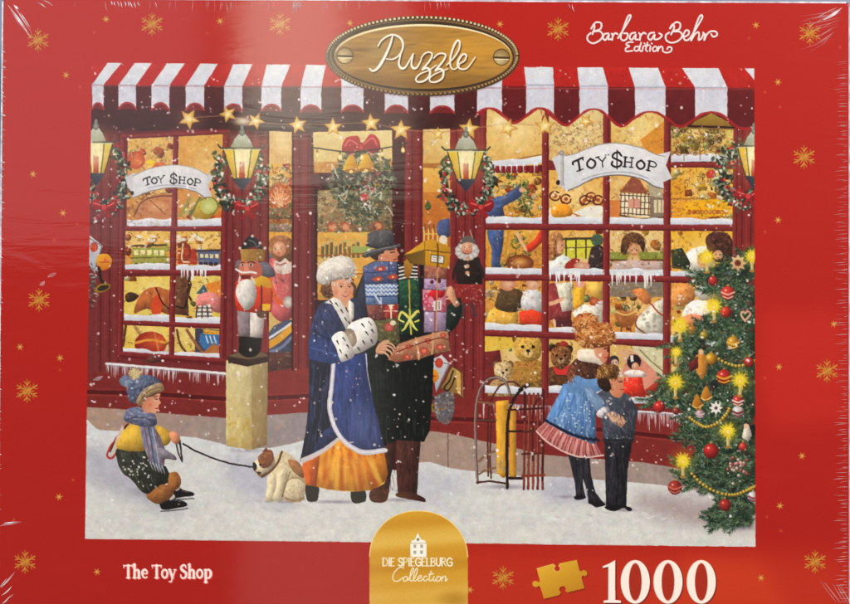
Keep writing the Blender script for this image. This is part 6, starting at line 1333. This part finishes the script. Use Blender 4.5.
# ------------------------------------------------------------------ the box in the scene
if bpy is not None:
    from mathutils import Matrix, Vector
    for blk in (bpy.data.objects, bpy.data.meshes):
        for o in list(blk): blk.remove(o)
    SC = bpy.context.scene
    COLL = SC.collection
    U = 0.373 / 850                      # metres in one lid unit
    HT = 0.055                           # height of the box

    def W(q, z=0.0):                     # lid plane -> world
        q = np.asarray(q, float).reshape(-1, 2)
        return np.c_[q[:, 0] * U, -q[:, 1] * U, np.full(len(q), HT + z)]

    def link(name, me, parent=None, label=None):
        o = bpy.data.objects.new(name, me); COLL.objects.link(o)
        if parent is not None: o.parent = parent
        if label: o['label'] = label
        return o

    def newmat(name):
        m = bpy.data.materials.new(name); m.use_nodes = True
        nt = m.node_tree; nt.nodes.clear()
        out = nt.nodes.new('ShaderNodeOutputMaterial'); b = nt.nodes.new('ShaderNodeBsdfPrincipled')
        nt.links.new(b.outputs[0], out.inputs[0])
        return m, nt, b

    def film_bump(nt, b, strength):
        """the taut clear film over the box: long shallow ripples and fine crazing"""
        tc = nt.nodes.new('ShaderNodeTexCoord')
        mp = nt.nodes.new('ShaderNodeMapping'); mp.inputs['Scale'].default_value = (16, 95, 40)
        mp.inputs['Rotation'].default_value = (0, 0, .03)
        n1 = nt.nodes.new('ShaderNodeTexNoise'); n1.inputs['Scale'].default_value = 1.5; n1.inputs['Detail'].default_value = 4
        n1.inputs['Distortion'].default_value = .6
        n2 = nt.nodes.new('ShaderNodeTexNoise'); n2.inputs['Scale'].default_value = 9; n2.inputs['Detail'].default_value = 1
        nt.links.new(tc.outputs['Object'], mp.inputs[0]); nt.links.new(mp.outputs[0], n1.inputs['Vector']); nt.links.new(tc.outputs['Object'], n2.inputs['Vector'])
        b1 = nt.nodes.new('ShaderNodeBump'); b1.inputs['Distance'].default_value = .0006; b1.inputs['Strength'].default_value = strength
        b2 = nt.nodes.new('ShaderNodeBump'); b2.inputs['Distance'].default_value = .004; b2.inputs['Strength'].default_value = strength * .8
        nt.links.new(n1.outputs[0], b1.inputs['Height']); nt.links.new(n2.outputs[0], b2.inputs['Height']); nt.links.new(b1.outputs[0], b2.inputs['Normal'])
        nt.links.new(b2.outputs[0], b.inputs['Coat Normal'])

    def print_mat():
        m, nt, b = newmat('printed_card')
        at = nt.nodes.new('ShaderNodeAttribute'); at.attribute_name = 'print'
        tc = nt.nodes.new('ShaderNodeTexCoord')
        ns = nt.nodes.new('ShaderNodeTexNoise'); ns.inputs['Scale'].default_value = 1400; ns.inputs['Detail'].default_value = 3
        nt.links.new(tc.outputs['Object'], ns.inputs['Vector'])
        mr = nt.nodes.new('ShaderNodeMapRange'); mr.inputs[1].default_value = .3; mr.inputs[2].default_value = .7; mr.inputs[3].default_value = .95; mr.inputs[4].default_value = 1.05
        nt.links.new(ns.outputs[0], mr.inputs[0])
        mu = nt.nodes.new('ShaderNodeMix'); mu.data_type = 'RGBA'; mu.blend_type = 'MULTIPLY'; mu.inputs[0].default_value = 1
        nt.links.new(at.outputs['Color'], mu.inputs[6]); nt.links.new(mr.outputs[0], mu.inputs[7])
        nt.links.new(mu.outputs[2], b.inputs['Base Color'])
        b.inputs['Roughness'].default_value = .55; b.inputs['Specular IOR Level'].default_value = .08
        b.inputs['Coat Weight'].default_value = 1; b.inputs['Coat Roughness'].default_value = .095
        film_bump(nt, b, .17)
        return m
    MP = print_mat()

    # --- cut the print into its parts
    LQ = np.array([(-424.0, -303.2), (426.4, -304.2), (425.6, 309.0), (-417.2, 309.0)])
    gx, gy = np.arange(NX) / S + X0, np.arange(NY) / S + Y0
    lin = np.where(cv <= .04045, cv / 12.92, ((cv + .055) / 1.055) ** 2.4).astype(np.float32)
    ccx, ccy = (gx[:-1] + gx[1:]) / 2, (gy[:-1] + gy[1:]) / 2
    CX, CY = np.meshgrid(ccx, ccy)
    ins = np.ones(CX.shape, bool)
    for i in range(4):
        (ax, ay), (bx, by) = LQ[i], LQ[(i + 1) % 4]
        ins &= (bx - ax) * (CY - ay) - (by - ay) * (CX - ax) > 0
    cell = own[:-1, :-1].copy(); cell[~ins] = -1
    root = link('puzzle_box', None)
    root['label'] = 'red christmas jigsaw puzzle box with a snowy shop front picture, sealed in clear film'
    root['category'] = 'puzzle box'
    objs = {}
    flat = cell.ravel(); order = np.argsort(flat, kind='stable'); srt = flat[order]
    vlin = lin.reshape(-1, 3)
    for pid, (name, parent, label) in enumerate(PARTS):
        a, z = np.searchsorted(srt, pid), np.searchsorted(srt, pid, 'right')
        c = order[a:z]
        if len(c) < 3: continue
        r, k = np.divmod(c, NX - 1)
        quads = np.c_[r * NX + k, (r + 1) * NX + k, (r + 1) * NX + k + 1, r * NX + k + 1]
        vid, inv = np.unique(quads.ravel(), return_inverse=True)
        vr, vk = np.divmod(vid, NX)
        co = W(np.c_[gx[vk], gy[vr]])
        me = bpy.data.meshes.new(name)
        me.vertices.add(len(vid)); me.vertices.foreach_set('co', co.astype(np.float32).ravel())
        me.loops.add(quads.size); me.loops.foreach_set('vertex_index', inv.astype(np.int32).ravel())
        me.polygons.add(len(quads)); me.polygons.foreach_set('loop_start', np.arange(0, quads.size, 4, dtype=np.int32))
        me.update(calc_edges=True)
        at = me.attributes.new('print', 'FLOAT_COLOR', 'POINT')
        at.data.foreach_set('color', np.c_[vlin[vid], np.ones(len(vid), np.float32)].astype(np.float32).ravel())
        me.materials.append(MP)
        par = root if parent in (None, 'lid') else objs.get(ILL if parent == 'illustration' else parent, root)
        if isinstance(parent, str) and parent in ('title_plaque', 'gold_arch_label'): par = objs[PLQ if parent == 'title_plaque' else ARC]
        objs[pid] = link(name if pid else 'lid_face', me, par, label)

    # --- the card walls of the lid, rolling over at the edge
    prof = [(-2.2, -.00004), (-.6, -.0001), (.9, -.0006), (1.8, -.0016), (2.2, -.003), (2.2, -HT + .0005)]
    cen = LQ.mean(0)
    vs, fs = [], []
    for off, dz in prof:
        for i in range(4):
            p = LQ[i]; e0 = LQ[i] - LQ[i - 1]; e1 = LQ[(i + 1) % 4] - LQ[i]
            n0 = np.array([e0[1], -e0[0]]) / np.hypot(*e0); n1 = np.array([e1[1], -e1[0]]) / np.hypot(*e1)
            for n in (n0, (n0 + n1) / 1.25, n1):
                vs.append(tuple(W([p + n * off], dz)[0]))
    R = 12
    for j in range(len(prof) - 1):
        for i in range(R): fs.append((j * R + i, j * R + (i + 1) % R, (j + 1) * R + (i + 1) % R, (j + 1) * R + i))
    me = bpy.data.meshes.new('lid_wall'); me.from_pydata(vs, [], fs); me.update()
    m, nt, b = newmat('red_card')
    tc = nt.nodes.new('ShaderNodeTexCoord'); ns = nt.nodes.new('ShaderNodeTexNoise'); ns.inputs['Scale'].default_value = 60
    cr = nt.nodes.new('ShaderNodeValToRGB'); cr.color_ramp.elements[0].color = (.40, .018, .012, 1); cr.color_ramp.elements[1].color = (.50, .024, .016, 1)
    nt.links.new(tc.outputs['Object'], ns.inputs['Vector']); nt.links.new(ns.outputs[0], cr.inputs[0]); nt.links.new(cr.outputs[0], b.inputs['Base Color'])
    b.inputs['Roughness'].default_value = .5; b.inputs['Coat Weight'].default_value = 1; b.inputs['Coat Roughness'].default_value = .08; film_bump(nt, b, .5)
    me.materials.append(m); link('lid_wall', me, root)

    # --- folds and pulled corners of the shrink film: thin raised slivers, their gleam put into a pale colour
    def sliver(V, F, pts, w, h):
        q = lidpt(pts); n = len(q); base = len(V)
        for i in range(n):
            d = q[min(i + 1, n - 1)] - q[max(i - 1, 0)]; d = d / (np.hypot(*d) + 1e-9); nn = np.array([-d[1], d[0]])
            t = i / (n - 1); ww = w * math.sin(math.pi * min(max(t, .04), .96)); 
            for o, z in ((-ww / 2, .00006), (-ww * .1, .00006 + h * math.sin(math.pi * min(max(t, .1), .9))), (ww / 2, .00006)):
                V.append(tuple(W([q[i] + nn * o], z)[0]))
        for i in range(n - 1):
            for j in range(2): F.append((base + i * 3 + j, base + i * 3 + j + 1, base + i * 3 + j + 4, base + i * 3 + j + 3))
    def film_obj(name, slivers, alpha, tint, rough=.12, tubes=()):
        V, F = [], []
        for s in slivers: sliver(V, F, *s)
        for pts, r, z0 in tubes:
            q = np.asarray(pts, float); base = len(V); n = len(q)
            for i in range(n):
                d = q[min(i + 1, n - 1)] - q[max(i - 1, 0)]; d = d / np.hypot(*d); nn = np.array([-d[1], d[0]])
                for a in range(6):
                    t = a * math.pi / 3; p = W([q[i] + nn * r * math.cos(t)], z0 + r * U * math.sin(t))[0]; V.append(tuple(p))
            for i in range(n - 1):
                for a in range(6): F.append((base + i * 6 + a, base + i * 6 + (a + 1) % 6, base + (i + 1) * 6 + (a + 1) % 6, base + (i + 1) * 6 + a))
        me = bpy.data.meshes.new(name); me.from_pydata(V, [], F); me.update()
        m, nt, b = newmat(name + '_film')
        tc = nt.nodes.new('ShaderNodeTexCoord'); ns = nt.nodes.new('ShaderNodeTexNoise'); ns.inputs['Scale'].default_value = 220; ns.inputs['Detail'].default_value = 2
        nt.links.new(tc.outputs['Object'], ns.inputs['Vector'])
        mr = nt.nodes.new('ShaderNodeMapRange'); mr.inputs[1].default_value = .3; mr.inputs[2].default_value = .7; mr.inputs[3].default_value = alpha * .35; mr.inputs[4].default_value = min(1, alpha * 1.4)
        nt.links.new(ns.outputs[0], mr.inputs[0]); nt.links.new(mr.outputs[0], b.inputs['Alpha'])
        b.inputs['Base Color'].default_value = (*tint, 1); b.inputs['Roughness'].default_value = rough; b.inputs['Specular IOR Level'].default_value = .8  # whitish tint stands in for highlights on the folded film
        me.materials.append(m)
        return link(name, me, root)
    rs = random.Random(3)
    strong, faint = [], []
    def st(a, b, w, h=.0003, soft=False, bend=1.0):
        (x0, y0), (x1, y1) = a, b; nx, ny = -(y1 - y0), x1 - x0; l = math.hypot(nx, ny) + 1e-6
        k = rs.uniform(-bend, bend)
        (faint if soft else strong).append(([(x0 + (x1 - x0) * t + nx / l * k * math.sin(3.14 * t), y0 + (y1 - y0) * t + ny / l * k * math.sin(3.14 * t)) for t in (0, .2, .4, .6, .8, 1)], w, h))
    # upper left corner
    st((8, 5), (31, 38), 2.6); st((13, 4), (32, 33), 1.3); st((20, 12), (31, 29), 1.2); st((14, 5), (19, 9), 2.2); st((9, 8), (22, 28), 1, soft=True); st((36, 2), (46, 8), 1.2); st((42, 0), (53, 6), 1.2)
    for i in range(9): st((110 + i * 3.4 + rs.uniform(-1, 1), 1), (112 + i * 3.4, rs.uniform(4, 8)), 1.3)
    st((155, 2), (157, 8), 1.4)
    for i in range(70):
        x = rs.choice([rs.uniform(205, 240), rs.uniform(250, 275), rs.uniform(292, 300), rs.uniform(320, 372), rs.uniform(420, 450), rs.uniform(60, 200)])
        st((x, 1), (x + rs.uniform(-2, 3), rs.uniform(6, 14)), rs.uniform(.6, 1.2), soft=True)
    st((572, 4), (575, 12), 1); st((568, 4), (570, 8), .8)
    # upper right corner
    st((823, 20), (842, 7.5), 3.0); st((818, 17), (838, 7), 1.0); st((806, 28), (841, 11), 1.2, soft=True)
    for i in range(16): st((rs.uniform(796, 824), 14 + i * 2.6), (842 - i * .6 + rs.uniform(-3, 3), 9 + i * 2.0), rs.uniform(.7, 1.4), soft=True)
    # lower corners
    for a, b, w in (((1, 588), (15, 572), 1.6), ((-1, 588), (7, 578), 1.2), ((1, 596), (12, 586), 1.4), ((2, 604), (9, 597), 1.6), ((5, 602), (14, 594), 1)): st(a, b, w)
    st((0, 526), (22, 522), 3.0, soft=True); st((4, 523), (14, 522), 1.6)
    for i in range(9): st((818 + i * 4 + rs.uniform(-2, 2), 580 + i * .8), (838 + i * 3, 604 + i), rs.uniform(.8, 1.4), soft=True)
    # pulled film along both long edges
    for i in range(150):
        y = 40 + i * 3.8 + rs.uniform(-1.5, 1.5); x = 3.2 - 7.5 * y / 604
        st((x - .8, y), (x + rs.uniform(1, 4.5), y + rs.uniform(-.4, 1.6)), rs.uniform(.9, 1.9), soft=rs.random() < .6, bend=.3)
    for i in range(170):
        y = 60 + i * 3.2 + rs.uniform(-1.5, 1.5)
        st((848, y), (848 - rs.uniform(4, 15), y + rs.uniform(-.5, 1.6)), rs.uniform(.5, 1.1), soft=True, bend=.35)
    for x, y, l in ((52, 275, 9), (42, 283, 5), (98, 378, 10)): st((x - l / 2, y + 2), (x + l / 2, y - 2), 4, .0002, True)
    def region(sl):
        x, y = sl[0][0]
        if y < 16 and 55 < x < 700: return 'top'
        if y < 62: return 'upper_left' if x < 425 else 'upper_right'
        if y > 572: return 'lower_left' if x < 425 else 'lower_right'
        return 'west' if x < 30 else 'inner' if x < 200 else 'east'
    for lst, nm, al in ((strong, 'film_crease', .62), (faint, 'film_wrinkle', .22)):
        for reg in ('top', 'upper_left', 'upper_right', 'lower_left', 'lower_right', 'west', 'inner', 'east'):
            sl = [k for k in lst if region(k) == reg]
            if sl: film_obj(nm, sl, al, (.93, .87, .89))
    for tb in [([LQ[3] + (-1.6, 0), LQ[0] + (-1.4, 2)], 1.5, -.0008), ([LQ[0] + (2, -1.2), (0, LQ[0][1] - 1.2), LQ[1] + (-2, -1.2)], 1.5, -.0008), ([LQ[1] + (1.6, 3), LQ[2] + (1.6, 0)], 1.1, -.0012)]:
        film_obj('film_edge', [], .75, (.86, .82, .90), .15, tubes=[tb])  # lilac-white colour carries the highlight along the wrapped edges

    # --- the table under it
    me = bpy.data.meshes.new('table_surface'); me.from_pydata([(-.6, -.5, 0), (.6, -.5, 0), (.6, .5, 0), (-.6, .5, 0)], [], [(0, 1, 2, 3)]); me.update()
    m, nt, b = newmat('table_top')
    tc = nt.nodes.new('ShaderNodeTexCoord'); ns = nt.nodes.new('ShaderNodeTexNoise'); ns.inputs['Scale'].default_value = 9; ns.inputs['Detail'].default_value = 5
    cr = nt.nodes.new('ShaderNodeValToRGB'); cr.color_ramp.elements[0].color = (.10, .13, .22, 1); cr.color_ramp.elements[1].color = (.30, .36, .48, 1)
    nt.links.new(tc.outputs['Object'], ns.inputs['Vector']); nt.links.new(ns.outputs[0], cr.inputs[0]); nt.links.new(cr.outputs[0], b.inputs['Base Color']); b.inputs['Roughness'].default_value = .5
    me.materials.append(m); o = link('table_surface', me); o['kind'] = 'structure'

    # --- camera
    D = np.diag([1, -1, -1]).astype(float)
    C0 = D @ (-RM.T @ np.array(CAM[3:6])) * U + np.array([0, 0, HT])
    rt, up, bk = D @ RM[0], -(D @ RM[1]), -(D @ RM[2])
    cam = bpy.data.cameras.new('camera'); co = bpy.data.objects.new('camera', cam); COLL.objects.link(co)
    co.matrix_world = Matrix([[rt[0], up[0], bk[0], C0[0]], [rt[1], up[1], bk[1], C0[1]], [rt[2], up[2], bk[2], C0[2]], [0, 0, 0, 1]])
    cam.sensor_fit = 'HORIZONTAL'; cam.sensor_width = 36; cam.lens = FOC / 850 * 36; cam.clip_start = .01; cam.clip_end = 50
    SC.camera = co

    # --- light: the room's soft glow, lamps added at both sides, and overhead panels placed for the pale veils they show in the film
    wd = bpy.data.worlds.new('World'); SC.world = wd; wd.use_nodes = True
    bg = wd.node_tree.nodes['Background']; bg.inputs[0].default_value = (1.0, .97, .95, 1); bg.inputs[1].default_value = .12
    def area(name, loc, aim, sx, sy, watts, col):
        l = bpy.data.lights.new(name, 'AREA'); l.shape = 'RECTANGLE'; l.size = sx; l.size_y = sy; l.energy = watts; l.color = col
        o = bpy.data.objects.new(name, l); COLL.objects.link(o); o.location = loc
        o.rotation_euler = (Vector(aim) - Vector(loc)).to_track_quat('-Z', 'Y').to_euler()
        return o
    area('side_lamp', (1.15, 1.0, 1.5), (0, 0, HT), .9, .9, 48, (1, .965, .92))  # key lamp added out of view, clear of the film's mirror angle
    area('left_fill_lamp', (-1.5, -.5, 1.3), (0, 0, HT), .9, .9, 15, (.96, .97, 1))  # weaker soft lamp added from the left, out of view
    def overhead(name, x0, y0, x1, y1, H, rad, col):
        """a lamp facing down, sized so that its image in the film spans these points of the lid"""
        pts = []
        for px in ((x0, y0), (x1, y1)):
            h = W(lidpt([px]))[0]; d = h - C0; d[2] = -d[2]
            pts.append(h + d * (H / d[2]))
        a, b = pts; sx, sy = abs(b[0] - a[0]), abs(b[1] - a[1])
        area(name, ((a[0] + b[0]) / 2, (a[1] + b[1]) / 2, a[2]), ((a[0] + b[0]) / 2, (a[1] + b[1]) / 2, 0), sx, sy, rad * math.pi * sx * sy, col)
    overhead('ceiling_panel', 243, -220, 335, 130, 1.5, 2.8, (1, .97, .80))
    overhead('ceiling_panel', 243, -260, 410, 190, 1.56, 2.2, (1, .96, .80))  # wider overlapping panel, added to soften the reflection's right edge
    overhead('veil_strip', 248, 150, 375, 760, 1.5, .7, (1, .93, .84))  # weak unseen strip lamp, added for the fainter veil lower down
    overhead('veil_left', -320, -200, 200, 250, 1.7, 1.1, (1, .92, .96))  # weak tinted lamp added for the broad veil on the left

    SC.view_settings.view_transform = 'Standard'; SC.view_settings.look = 'None'; SC.view_settings.exposure = 0; SC.view_settings.gamma = 1
    SC.render.engine = 'CYCLES'
    SC.cycles.filter_width = 1.3
    SC.cycles.max_bounces = 6; SC.cycles.transparent_max_bounces = 16
    SC.cycles.use_denoising = True
